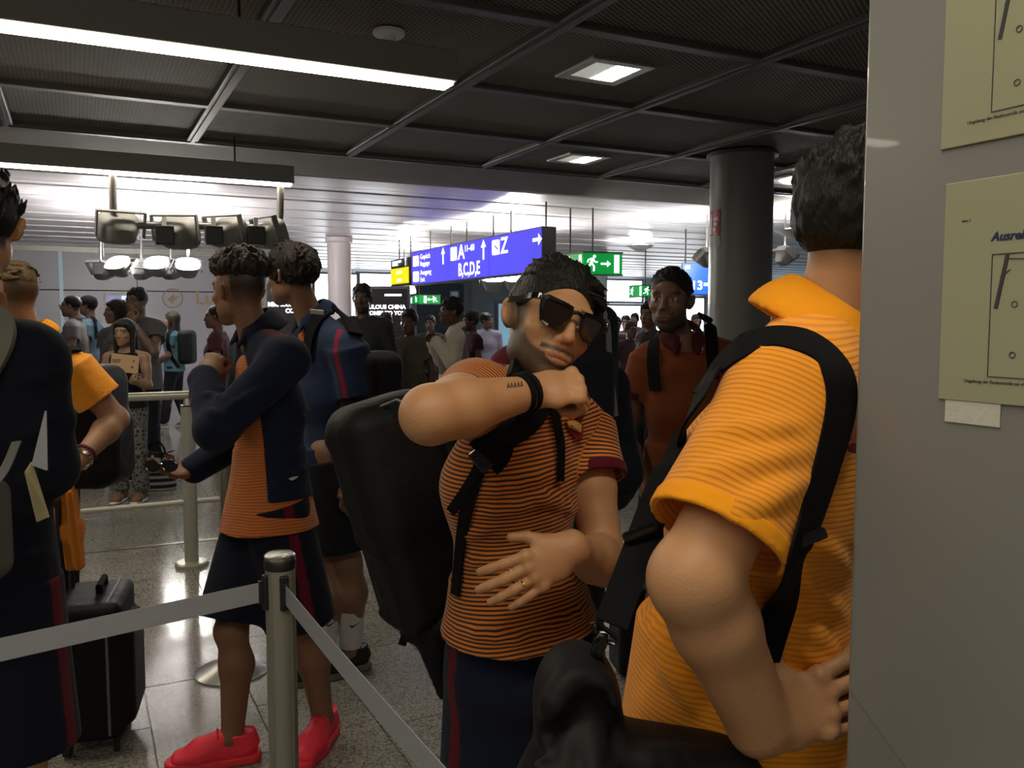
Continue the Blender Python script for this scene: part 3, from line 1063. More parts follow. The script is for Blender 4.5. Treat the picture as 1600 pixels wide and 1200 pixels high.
# advertising displays
M_adv = mat('poster_dark', (0.035, 0.031, 0.031), 0.6, var=0.3, vscale=1.5, spec=0.15)


def poster(px0, px1, py0, py1, y, label, lines, extra=True):
    a, c_ = at(px0, py1, y), at(px1, py0, y)
    w, z1 = c_[0] - a[0], c_[2]
    r = empty('poster_display', (a[0], y, 0), 0.0, label, 'display', 'dark advertising displays')
    MB().box((w / 2, 0.07, z1 / 2), (w + 0.08, 0.12, z1 + 0.04), bev=0.01).build('case', M_scase, r)
    MB().box((w / 2, 0.0, z1 * 0.5 + 0.1), (w, 0.02, z1 - 0.25)).build('screen', M_adv, r)
    for s_, zz, sz in lines:
        text(s_, sz, r, M_sw, (w * 0.97, -0.012, zz), align='RIGHT', bold=0.004)
    if extra:
        MB().prism([(w * 0.70, 0.95), (w * 0.82, 1.15), (w * 0.9, 1.05), (w * 0.97, 1.22), (w * 0.98, 0.85), (w * 0.85, 0.8)], -0.014, -0.010).build('picture', mat('poster_gold', (0.55, 0.22, 0.10), 0.5, var=0.6, vscale=9, emit=0.5), r)
        MB().box((w * 0.72, -0.012, z1 - 0.12), (w * 0.34, 0.004, 0.035)).build('lettering', M_sw, r)
    return r


poster(560, 636, 449, 600, 13.5, 'dark advertising display reading MIRACULOUS CHINA beside the pale column',
       (('MIRACULOUS CHINA', CZ + 20 * 13.5 / F, 0.088), ('COMES TO YOU', CZ + 10.5 * 13.5 / F, 0.085), ('06', CZ - 6 * 13.5 / F, 0.08)))
poster(420, 478, 440, 600, 12.2, 'dark advertising display half hidden behind the dark-haired youths',
       (('MIRACULOUS', CZ + 24 * 12.2 / F, 0.085), ('COMES', CZ + 14 * 12.2 / F, 0.085)), False)

# airline lettering and screens on the rear wall
p = at_u(262, 466, UW - 0.07)
r = empty('wall_logo', (p[0], p[1], p[2]), GA, 'faded orange wordmark with ring emblem on the pale rear wall', 'sign')
m_ = MB()
m_.tube([(0.2 * math.cos(t) + 0.1, 0, 0.2 * math.sin(t)) for t in [2 * math.pi * q / 24 for q in range(24)]], 0.012, 6, True)
m_.build('ring', mat('pale_orange_print', (0.45, 0.30, 0.22), 0.5, var=0.05), r)
MB().prism([(-0.02, -0.02), (0.06, 0.02), (0.12, 0.1), (0.14, 0.02), (0.26, 0.06), (0.14, -0.04), (0.1, -0.12)], -0.01, 0.01).build('emblem', MATS['pale_orange_print'], r)
text('Lufthansa', 0.40, r, mat('orange_print', (0.52, 0.36, 0.22), 0.5, var=0.05), (0.55, -0.012, 0.0), bold=0.008)
a, c_ = at_u(168, 492, UW - 0.12), at_u(212, 462, UW - 0.12)
r = empty('wall_screen', (a[0], a[1], 0), GA, 'bright flight screen on the rear wall behind the capped man', 'screen')
w = float(np.dot(c_ - a, GV))
MB().box((w / 2, 0.04, (a[2] + c_[2]) / 2), (w + 0.1, 0.08, c_[2] - a[2] + 0.1), bev=0.01).build('case', M_white, r)
for q in range(4):
    MB().box((w * (0.25 + 0.5 * (q % 2)), -0.006, a[2] + (c_[2] - a[2]) * (0.25 + 0.5 * (q // 2))), (w * 0.48, 0.012, (c_[2] - a[2]) * 0.46)).build(
        'screen', (mat('screen_pale', (0.55, 0.75, 0.95), 0.3, emit=0.8), mat('screen_navy', (0.06, 0.08, 0.25), 0.3, emit=0.8))[q in (2, 0)], r)

# notices taped to the partition
M_paper = mat('laminated_paper', (0.36, 0.365, 0.245), 0.12, var=0.03, vscale=3, coat=0.4)
M_ink = mat('print_ink', (0.05, 0.05, 0.06), 0.4)
PA = GA - math.pi / 2                                # local x runs towards the camera along the partition


def on_part(px, py):
    return at_v(px, py, pv)


def notice(px, pyt, pyb, label, tilt, draw):
    a, b_ = on_part(px, pyt), on_part(px, pyb)
    r = empty('notice', (b_[0], b_[1], b_[2]), PA, label, 'notice', 'plan notices on the partition')
    r.rotation_euler = (0, tilt, PA)
    hh = a[2] - b_[2]
    MB().box((hh * 0.36, -0.002, hh / 2), (hh * 0.72, 0.0022, hh), bev=0.0008, seg=1).build('sheet', M_paper, r)
    draw(r, hh)
    return r


def inkline(r, x0, z0, x1, z1, w=0.0008, m=None):
    L_ = math.hypot(x1 - x0, z1 - z0)
    MB().box(((x0 + x1) / 2, -0.0036, (z0 + z1) / 2), (L_, 0.0006, w), rot=Matrix.Rotation(-math.atan2(z1 - z0, x1 - x0), 3, 'Y')).build('printed_line', m or M_ink, r)


def plan(r, hh, top):
    x0, x1, z0, z1 = hh * 0.245, hh * 0.70, hh * 0.12, hh * 0.66
    for q in ((x0, z0, x1, z0), (x0, z1, x1, z1), (x0, z0, x0, z1)):
        inkline(r, *q)
    inkline(r, hh * 0.27, hh * 0.42, hh * 0.315, hh * 0.655, 0.004)
    inkline(r, hh * 0.285, hh * 0.56, hh * 0.33, hh * 0.59)
    inkline(r, hh * 0.30, hh * 0.64, hh * 0.42, hh * 0.63)
    for zz in (0.22, 0.44):
        m_ = MB(); m_.tube([(hh * 0.355 + 0.003 * math.cos(t), -0.0036, hh * zz + 0.003 * math.sin(t)) for t in [q * math.pi / 4 for q in range(8)]], 0.0005, 4, True)
        m_.build('printed_line', M_ink, r)
    for zz in (0.3, 0.2, 0.4):
        inkline(r, hh * 0.42, hh * zz, hh * 0.5, hh * zz)
    inkline(r, hh * 0.42, hh * 0.2, hh * 0.42, hh * 0.4)
    text('Umgebung der Passkontrolle zur Ausreise', hh * 0.022, r, M_ink, (hh * 0.13, -0.0034, hh * 0.095), depth=0.0002, shear=0.2, sx=0.9)
    if top:
        for zz in (0.38, 0.48, 0.57):
            MB().box((hh * 0.42, -0.0036, hh * zz), (0.018, 0.0006, 0.012)).build('printed_block', mat('print_orange', (0.75, 0.38, 0.03), 0.4), r)


def low_draw(r, hh):
    plan(r, hh, False)
    text('Ausreise', hh * 0.055, r, mat('print_navy', (0.02, 0.03, 0.09), 0.4), (hh * 0.235, -0.0034, hh * 0.735), depth=0.0002, shear=0.25, bold=0.0004)
    text('Seite 2', hh * 0.016, r, M_ink, (hh * 0.09, -0.0034, hh * 0.82), depth=0.0002)


def top_draw(r, hh):
    plan(r, hh, True)


low = notice(1468, 290, 623, 'lower yellowish plan notice headed Ausreise on the partition', 0.0, low_draw)
top = notice(1472, -110, 235, 'upper yellowish plan notice cut by the top of the frame', 0.0, top_draw)
a = on_part(1478, 655)
r = empty('tape_strip', tuple(a), PA, 'white strip of tape below the lower notice', 'tape')
MB().box((0.03, -0.0012, 0.012), (0.06, 0.0014, 0.028)).build('tape', mat('white_tape', (0.6, 0.6, 0.54), 0.4, bump=0.2, bscale=80), r)
a, b_ = on_part(1330, 1115), on_part(1440, 1196)
MB().box((0, 0, 0), (0.14, 0.0008, 0.0012), rot=Matrix.Rotation(0.62, 3, 'Y')).build('scratch', mat('scratch_brown', (0.16, 0.14, 0.11), 0.5), part,
                                                                                  loc=(pv - 0.0002, (vu(a)[1] + vu(b_)[1]) / 2, (a[2] + b_[2]) / 2)).rotation_euler = (0, 0, -math.pi / 2)

# ================================================================== BARRIERS
M_belt = mat('grey_webbing', (0.30, 0.315, 0.35), 0.6, var=0.06, vscale=40, bump=0.3, bscale=600)
M_beltb = mat('dark_webbing', (0.02, 0.02, 0.022), 0.7, var=0.1, vscale=40)
M_post = mat('satin_post', (0.27, 0.27, 0.22), 0.4, 0.35, var=0.04, vscale=10)


def stanchion(x, y, label, sides=(), base_r=0.16):
    r = empty('barrier_post', (x, y, 0), 0, label, 'barrier post', 'belt barrier posts')
    MB().lathe([(base_r, 0.0), (base_r, 0.008), (base_r - 0.012, 0.016), (0.05, 0.05), (0.036, 0.056)], n=40).build('base_plate', M_steel, r, smooth=True)
    m_ = MB().lathe([(0.0315, 0.05), (0.0315, 1.0)], n=40)
    m_.build('tube', M_post, r, smooth=True)
    for k in range(4):
        t = math.radians(45 + 90 * k) + 0.35
        MB().box((0.0312 * math.cos(t), 0.0312 * math.sin(t), 0.52), (0.003, 0.010, 0.94), rot=Matrix.Rotation(t, 3, 'Z'), bev=0.001, seg=1).build('groove', mat('groove_shadow', (0.22, 0.22, 0.18), 0.5, 0.3), r)
    MB().lathe([(0.031, 1.0), (0.0335, 1.004), (0.0335, 1.018), (0.030, 1.024)], n=40).build('collar', M_black, r, smooth=True)
    cp = MB().lathe([(0.030, 1.02), (0.0325, 1.024), (0.0325, 1.030), (0.026, 1.035), (0.01, 1.036)], n=40)
    cp.build('cap', mat('cap_chrome', (0.5, 0.52, 0.5), 0.25, 0.9, bump=0.4, bscale=120), r, smooth=True)
    for ang in sides:
        MB().box((0.034 * math.cos(ang), 0.034 * math.sin(ang), 0.955), (0.012, 0.018, 0.075), rot=Matrix.Rotation(ang, 3, 'Z'), bev=0.003).build('belt_slot', M_black, r)
    return r


def belt(a, b, label, m, sag=0.0, w=0.042, twist=0.0):
    a, b = np.asarray(a, float), np.asarray(b, float)
    base = np.array([a[0], a[1], a[2]])
    r = empty('barrier_belt', tuple(base), 0, label, 'belt', 'barrier belts')
    d = nrm(b - a)
    n_ = nrm(np.cross(d, (0, 0, 1)))
    pts = [a + (b - a) * t - np.array([0, 0, sag * 4 * t * (1 - t)]) for t in np.linspace(0, 1, 9)]
    nor = [n_ * math.cos(twist * t) + np.array([0, 0, 1]) * math.sin(twist * t) for t in np.linspace(0, 1, 9)]
    MB().ribbon(pts, nor, w, 0.0016, 4).build('webbing', m, r, off=base)
    MB().box(tuple(a - base + d * 0.006), (0.016, 0.012, 0.05), rot=Matrix.Rotation(math.atan2(d[1], d[0]), 3, 'Z'), bev=0.002).build('clip', M_black, r)
    return r


PN = at(437, 862, 1.80)
P0 = np.array([PN[0], 1.80])
PLn = at(0, 981, 1.47)
dirL = nrm(np.array([PLn[0] - P0[0], PLn[1] - P0[1]]))
PRn = at(655, 1225, 1.12)
dirR = nrm(np.array([PRn[0] - P0[0], PRn[1] - P0[1]]))
stanchion(P0[0], P0[1], 'nearest belt barrier post with chrome cap, in front of the youth in red shoes',
          (math.atan2(dirL[1], dirL[0]), math.atan2(dirR[1], dirR[0])))
belt((P0[0] + dirL[0] * 0.035, P0[1] + dirL[1] * 0.035, 0.957), (P0[0] + dirL[0] * 2.0, P0[1] + dirL[1] * 2.0, 0.935), 'grey barrier belt running left from the nearest post', M_belt)
belt((P0[0] + dirR[0] * 0.035, P0[1] + dirR[1] * 0.035, 0.955), (P0[0] + dirR[0] * 1.35, P0[1] + dirR[1] * 1.35, 0.955), 'grey barrier belt running towards the camera from the nearest post', M_belt, 0.01)
c = atz(362, 1050, 0.0)
stanchion(c[0], c[1], 'belt barrier post hidden behind the red-shoed youth, steel base showing', (), 0.155)
c = atz(922, 934, 0.0)
stanchion(c[0], c[1], 'belt barrier post behind the man in sunglasses', (0.5,), 0.14)
belt((c[0] + 0.03, c[1] + 0.015, 0.97), (c[0] + 2.2, c[1] + 1.1, 0.97), 'dark barrier belt behind the bearded man', M_beltb, 0.0, 0.06)

# pale metal railing
c = atz(300, 884, 0.0)
rl = empty('railing', (c[0], c[1], 0), GA, 'pale metal railing with two bars and a round-footed post', 'railing')
M_railing = mat('pale_railing', (0.42, 0.42, 0.36), 0.35, 0.4, var=0.04)
MB().cyl((0, 0, 0.02), (0, 0, 1.0), 0.042, n=28).build('post', M_railing, rl, smooth=True)
MB().cyl((0, 0, 1.0), (0, 0, 1.008), 0.043, n=28).build('post_collar', M_black, rl, smooth=True)
MB().cyl((0, 0, 1.0), (0, 0, 1.05), 0.03, 0.02, n=24).build('post_head', M_railing, rl, smooth=True)
MB().lathe([(0.1, 0.0), (0.1, 0.02), (0.09, 0.03), (0.044, 0.034)], n=32).build('foot', M_railing, rl, smooth=True)
MB().cyl((-3.2, 0, 1.07), (0.85, 0, 1.07), 0.026, n=16).build('top_rail', M_railing, rl, smooth=True)
MB().cyl((-3.2, 0, 0.405), (0.85, 0, 0.405), 0.016, n=16).build('lower_rail', M_railing, rl, smooth=True)
MB().box((0.04, -0.03, 0.9), (0.02, 0.02, 0.1)).build('belt_slot', M_black, rl)
MB().cyl((-3.2, 0, 0.02), (-3.2, 0, 1.06), 0.042, n=28).build('post', M_railing, rl, smooth=True)
MB().cyl((0.85, 0, 0.02), (0.85, 0, 1.06), 0.042, n=28).build('post', M_railing, rl, smooth=True)
# dark strip on the floor: the railing's shadow and reflection put into colour
MB().box((0, 0, 0.002), (6.0, 0.05, 0.004)).build('rail_shadow_strip', mat('rail_shadow_brown', (0.10, 0.08, 0.06), 0.4, 0.3), rl, loc=(-1.0, 0.62, 0.0))


# ================================================================== PEOPLE
M_skin = mat('skin', attr=True, rough=0.48, var=0.05, vscale=25, bump=0.12, bscale=220, sss=0.0, spec=0.4)
M_cloth = mat('cloth', attr=True, rough=0.85, var=0.07, vscale=14, bump=0.6, bscale=15, sheen=0.05, spec=0.15)
M_shoe = mat('shoe_material', attr=True, rough=0.55, var=0.08, vscale=30, bump=0.2, bscale=150, spec=0.35)
NAVY, MAROON, ORANGE, BLACKC = (0.008, 0.012, 0.030), (0.10, 0.006, 0.016), (0.60, 0.165, 0.018), (0.008, 0.008, 0.009)


def hair_mat(name, c, rough=0.5):
    m = mat('hair_' + name, c, rough, var=0.35, vscale=60, stretch=(1, 1, 0.3), bump=0.6, bscale=160, spec=0.18)
    return m


H_BLACK = hair_mat('black', (0.012, 0.010, 0.009))
H_BROWN = hair_mat('brown', (0.030, 0.021, 0.014))
H_DBROWN = hair_mat('dark_brown', (0.018, 0.013, 0.010))
H_BLOND = hair_mat('dark_blond', (0.16, 0.10, 0.045))


class Head:
    """head frame: columns left, forward, up; origin between the ears at eye height"""

    def __init__(s, c, th, pitch=0.0, roll=0.0, sc=1.0):
        t = math.radians(th)
        f = np.array([math.sin(t), math.cos(t), 0.0])
        l = np.array([-math.cos(t), math.sin(t), 0.0])
        u = np.array([0, 0, 1.0])
        p, r = math.radians(pitch), math.radians(roll)
        f, u = f * math.cos(p) + u * math.sin(p), u * math.cos(p) - f * math.sin(p)
        l, u = l * math.cos(r) + u * math.sin(r), u * math.cos(r) - l * math.sin(r)
        s.R = np.stack([l, f, u], 1)
        s.c, s.s = np.asarray(c, float), sc

    def w(s, *v):
        return s.c + s.R @ (np.asarray(v, float) * s.s)

    def loc(s, V):
        return ((V - s.c[None]) @ s.R) / s.s


def head_shape(S, h, fem=False, ears=True):
    R, q = h.R, h.s
    def E(c, r, k=0.02, sub=False, Rr=None):
        S.ell(h.w(*c), np.array(r) * q, R if Rr is None else Rr, k * q, sub)
    jw = 0.9 if fem else 1.0
    E((0, -0.012, 0.035), (0.074, 0.096, 0.086), 0.03)
    E((0, 0.035, -0.025), (0.060 * jw, 0.062, 0.085), 0.03)
    E((0, 0.045, -0.080), (0.042 * jw, 0.045, 0.032), 0.025)
    E((0, 0.078, -0.104), (0.019 * jw, 0.017, 0.016), 0.03)
    for sx in (-1, 1):
        E((sx * 0.045 * jw, 0.005, -0.064), (0.015, 0.030, 0.026), 0.025)
        E((sx * 0.041, 0.064, -0.026), (0.020, 0.021, 0.015), 0.02)
    S.cap(h.w(-0.034, 0.082, 0.026), h.w(0.034, 0.082, 0.026), 0.0135 * q, k=0.02 * q)
    for sx in (-1, 1):
        E((sx * 0.032, 0.101, 0.001), (0.017, 0.013, 0.0105), 0.012, True)
        S.ball(h.w(sx * 0.031, 0.0795, 0.0), 0.0135 * q, 0.002 * q)
        S.cap(h.w(sx * 0.019, 0.089, 0.0085), h.w(sx * 0.044, 0.083, 0.007), 0.0035 * q, k=0.004 * q)
        S.cap(h.w(sx * 0.019, 0.0885, -0.008), h.w(sx * 0.043, 0.083, -0.008), 0.003 * q, k=0.004 * q)
    S.cap(h.w(0, 0.091, 0.016), h.w(0, 0.113, -0.030), 0.0085 * q, 0.0125 * q, k=0.012 * q)
    for sx in (-1, 1):
        S.ball(h.w(sx * 0.0125, 0.100, -0.036), 0.0095 * q, 0.008 * q)
    E((0, 0.086, -0.062), (0.030, 0.018, 0.022), 0.015)
    E((0, 0.0965, -0.0645), (0.0225, 0.0085, 0.0048), 0.007)
    E((0, 0.0965, -0.0760), (0.0195, 0.0085, 0.0056), 0.007)
    E((0, 0.111, -0.0702), (0.023, 0.010, 0.0016), 0.003, True)
    if ears:
        for sx in (-1, 1):
            c = h.w(sx * 0.079, -0.012, -0.006)
            ax = nrm(R @ np.array([sx * 0.35, -0.25, 1.0]))
            nn = nrm(R @ np.array([sx * 0.85, 0.5, 0.0]) - ax * np.dot(R @ np.array([sx * 0.85, 0.5, 0.0]), ax))
            Rr = np.stack([nn, np.cross(ax, nn), ax], 1)
            S.ell(c, np.array((0.0095, 0.0185, 0.031)) * q, Rr, 0.006 * q)
            S.ell(c + nn * 0.0095 * q + ax * 0.003 * q, np.array((0.0105, 0.0115, 0.021)) * q, Rr, 0.003 * q, True)
            S.cap(c + nn * 0.002 * q - ax * 0.012 * q, c + nn * 0.003 * q + ax * 0.014 * q + np.cross(ax, nn) * 0.004 * q, 0.0045 * q, 0.003 * q, k=0.004 * q)


def head_paint(h, skin, hairc, lip=None, beard=0.0, stubble_col=None, scalp=True, brows=True, fade=0.0):
    skin = np.array(skin)
    hairc = np.array(hairc)
    lip = skin * np.array([0.80, 0.64, 0.60]) if lip is None else np.array(lip)

    def paint(V, C):
        L = h.loc(V)
        near = (np.abs(L).max(1) < 0.16) & (L[:, 2] > -0.13)
        x, y, z = np.abs(L[:, 0]), L[:, 1], L[:, 2]
        def put(m, c, a=1.0):
            m = m & near
            aa = a[m][:, None] if isinstance(a, np.ndarray) else a
            C[m, :3] = C[m, :3] * (1 - aa) + np.asarray(c) * aa
        put(((x / 0.020) ** 2 + ((z + 0.035) / 0.02) ** 2 < 1) & (y > 0.09), skin * np.array([1.0, 0.86, 0.84]), 0.6)
        put((L[:, 0] ** 2 / 0.0245 ** 2 + ((z + 0.0702) / 0.0125) ** 2 < 1) & (y > 0.075), lip)
        put((x < 0.022) & (np.abs(z + 0.0702) < 0.0016) & (y > 0.075), lip * 0.35)
        if beard:
            b = stubble_col if stubble_col is not None else hairc
            jaw = np.clip((-0.028 - z + (0.055 - y) * 0.25) / 0.02, 0, 1) * np.clip((y + 0.03) / 0.02, 0, 1)
            cheek = ((y - 0.115) / 0.06) ** 2 + ((z + 0.038) / 0.03) ** 2
            a = jaw * np.clip((cheek - 0.8) / 0.4, 0, 1)
            side = np.clip((0.05 - y) / 0.02, 0, 1) * np.clip((y + 0.015) / 0.015, 0, 1) * (x > 0.05) * (z < 0.02)
            mous = np.clip(1 - np.abs(z + 0.0555) / 0.0075, 0, 1) * (x < 0.036) * (y > 0.07)
            chinp = np.clip(1 - ((x / 0.03) ** 2 + ((z + 0.098) / 0.022) ** 2), 0, 1) * (y > 0.05)
            a = np.clip(np.maximum.reduce([a, side * 0.9, mous * 1.6, chinp * 1.2]), 0, 1) * beard
            lipm = (L[:, 0] ** 2 / 0.0245 ** 2 + ((z + 0.0702) / 0.0115) ** 2 < 1) & (y > 0.075)
            a[lipm] = 0
            put(np.ones(len(V), bool), b, a)
        if brows:
            arch = 0.026 - 0.25 * np.maximum(x - 0.036, 0) + 0.08 * np.minimum(x - 0.02, 0)
            put((x > 0.012) & (x < 0.054) & (np.abs(z - arch) < 0.0052) & (y > 0.045), hairc, 0.9)
        e = ((x - 0.031) / 0.0135) ** 2 + (z / 0.0062) ** 2
        put((e < 1) & (y > 0.078), (0.42, 0.40, 0.38))
        put((((x - 0.031) ** 2 + z ** 2) < 0.0062 ** 2) & (y > 0.082), (0.02, 0.012, 0.008))
        put((e < 1.25) & (e > 0.8) & (z > 0.002) & (y > 0.075), hairc * 0.8)
        if scalp:
            line = np.where(y > 0.035, 0.078 - 0.2 * np.maximum(0.06 - x, 0) * 0, np.where(y > -0.005, 0.004 + (y + 0.005) * 1.85, np.where(y > -0.04, 0.03, -0.055)))
            ramp = np.clip((z - line) / (0.012 + fade), 0, 1)
            ramp = np.where((y <= -0.04), np.clip((z + 0.062) / (0.02 + fade), 0, 1), ramp)
            earm = (x > 0.076) & (z < 0.035) & (y > -0.045)
            ramp[earm] = 0
            put(np.ones(len(V), bool), hairc, ramp * 0.92)
    return paint


def hair_cap(S, h, t=0.008, front=0.0, low=0.0):
    """short hair over the skull: shell kept above hairline"""
    q, R = h.s, h.R
    S.ell(h.w(0, -0.014, 0.037), np.array((0.074 + t, 0.097 + t, 0.087 + t)) * q, R, 0.01)
    S.ell(h.w(0, 0.115 + front, -0.008), np.array((0.085, 0.075, 0.088)) * q, R, 0.012, True)
    S.box(h.w(0, 0.05, -0.085 + low), np.array((0.13, 0.068, 0.09)) * q, R, 0.01, 0.012, True)
    S.box(h.w(0, 0.0, -0.135 + low), np.array((0.13, 0.2, 0.085)) * q, R, 0.01, 0.01, True)


def tufts(S, h, n, zone, flow, ln, r0=0.009, r1=0.003, seed=1, lift=0.4, k=0.006, jit=0.35):
    """clumps of hair: zone(y, z) keeps a spot on the skull, flow is the combing direction in the head frame"""
    g = random.Random(seed)
    made = 0
    tries = 0
    while made < n and tries < n * 30:
        tries += 1
        a, b = g.uniform(0, 2 * math.pi), math.acos(g.uniform(-0.45, 1))
        d = np.array([math.sin(b) * math.cos(a), math.sin(b) * math.sin(a), math.cos(b)])
        p = np.array([0, -0.014, 0.037]) + d * np.array([0.076, 0.099, 0.089])
        if not zone(p):
            continue
        nn = nrm(d / np.array([0.076, 0.099, 0.089]))
        fl = np.asarray(flow(p) if callable(flow) else flow, float)
        fl = fl + np.array([g.uniform(-jit, jit) for _ in range(3)])
        dr = nrm(nrm(fl - nn * np.dot(fl, nn)) + nn * lift * g.uniform(0.6, 1.4))
        L_ = ln * g.uniform(0.7, 1.3)
        m1 = p + dr * L_ * 0.55
        m2 = p + dr * L_ * 0.8 + nrm(fl - nn * np.dot(fl, nn)) * L_ * 0.3 - nn * L_ * 0.05
        S.cap(h.w(*p), h.w(*m1), r0 * h.s, (r0 + r1) / 2 * h.s, k)
        S.cap(h.w(*m1), h.w(*m2), (r0 + r1) / 2 * h.s, r1 * h.s, k)
        made += 1


def hand(S, w, d, p, side, curl=(25, 35, 25), sc=1.0, spread=6.0, thumb=(40, 20), k=0.007, fat=1.0, curls=None):
    """palm and five fingers; d along the fingers, p where the palm faces; side +1 left, -1 right"""
    d = nrm(d)
    p = nrm(np.asarray(p, float) - d * np.dot(p, d))
    t = np.cross(p, d) if side > 0 else np.cross(d, p)
    B = np.stack([t, d, p], 1) * sc
    w = np.asarray(w, float)
    P = lambda x, y, z: w + B @ np.array([x, y, z])
    S.ecap(P(0, -0.01, 0), P(0.0, 0.035, 0.0), 0.027 * sc * fat, 0.019 * sc * fat, 0.034 * sc, 0.017 * sc, t, k=0.015)
    S.ecap(P(0.0, 0.035, 0.0), P(0.001, 0.082, 0.0), 0.034 * sc, 0.016 * sc, 0.040 * sc, 0.0125 * sc, t, k=0.015)
    S.cap(P(0.020, 0.018, 0.006), P(0.034, 0.045, 0.010), 0.017 * sc, 0.014 * sc, k=0.012)
    fx = ((0.030, 0.086, (0.043, 0.025, 0.021), 0.0088), (0.0105, 0.091, (0.048, 0.029, 0.022), 0.0090), (-0.0105, 0.088, (0.044, 0.027, 0.022), 0.0085), (-0.030, 0.080, (0.034, 0.020, 0.019), 0.0076))
    for n_, (x, y, ln, r) in enumerate(fx):
        cs = curls[n_] if curls else curl
        a = 0.0
        sp = math.radians(spread) * (1.5 - n_) * 0.66
        q = np.array([x, y - 0.006, 0.0])
        rr = r * fat
        S.ball(P(x, y - 0.004, -0.003), rr * 1.08 * sc, k)
        for s_ in range(3):
            a += math.radians(cs[s_])
            dr = np.array([math.sin(sp) * math.cos(a), math.cos(sp) * math.cos(a), math.sin(a)])
            q2 = q + dr * ln[s_]
            r2 = rr * (0.93 if s_ < 2 else 0.86)
            S.cap(P(*q), P(*q2), rr * sc, r2 * sc, k=0.0035)
            q, rr = q2, r2
    a, b = math.radians(thumb[0]), math.radians(thumb[1])
    q = np.array([0.030, 0.034, 0.010])
    dr = np.array([math.sin(a), math.cos(a), math.sin(b)])
    q2 = q + nrm(dr) * 0.036
    q3 = q2 + nrm(dr + np.array([-0.25, 0.25, 0.1])) * 0.030
    S.cap(P(*q), P(*q2), 0.0135 * sc, 0.0108 * sc, k=0.01)
    S.cap(P(*q2), P(*q3), 0.0108 * sc, 0.0085 * sc, k=0.004)


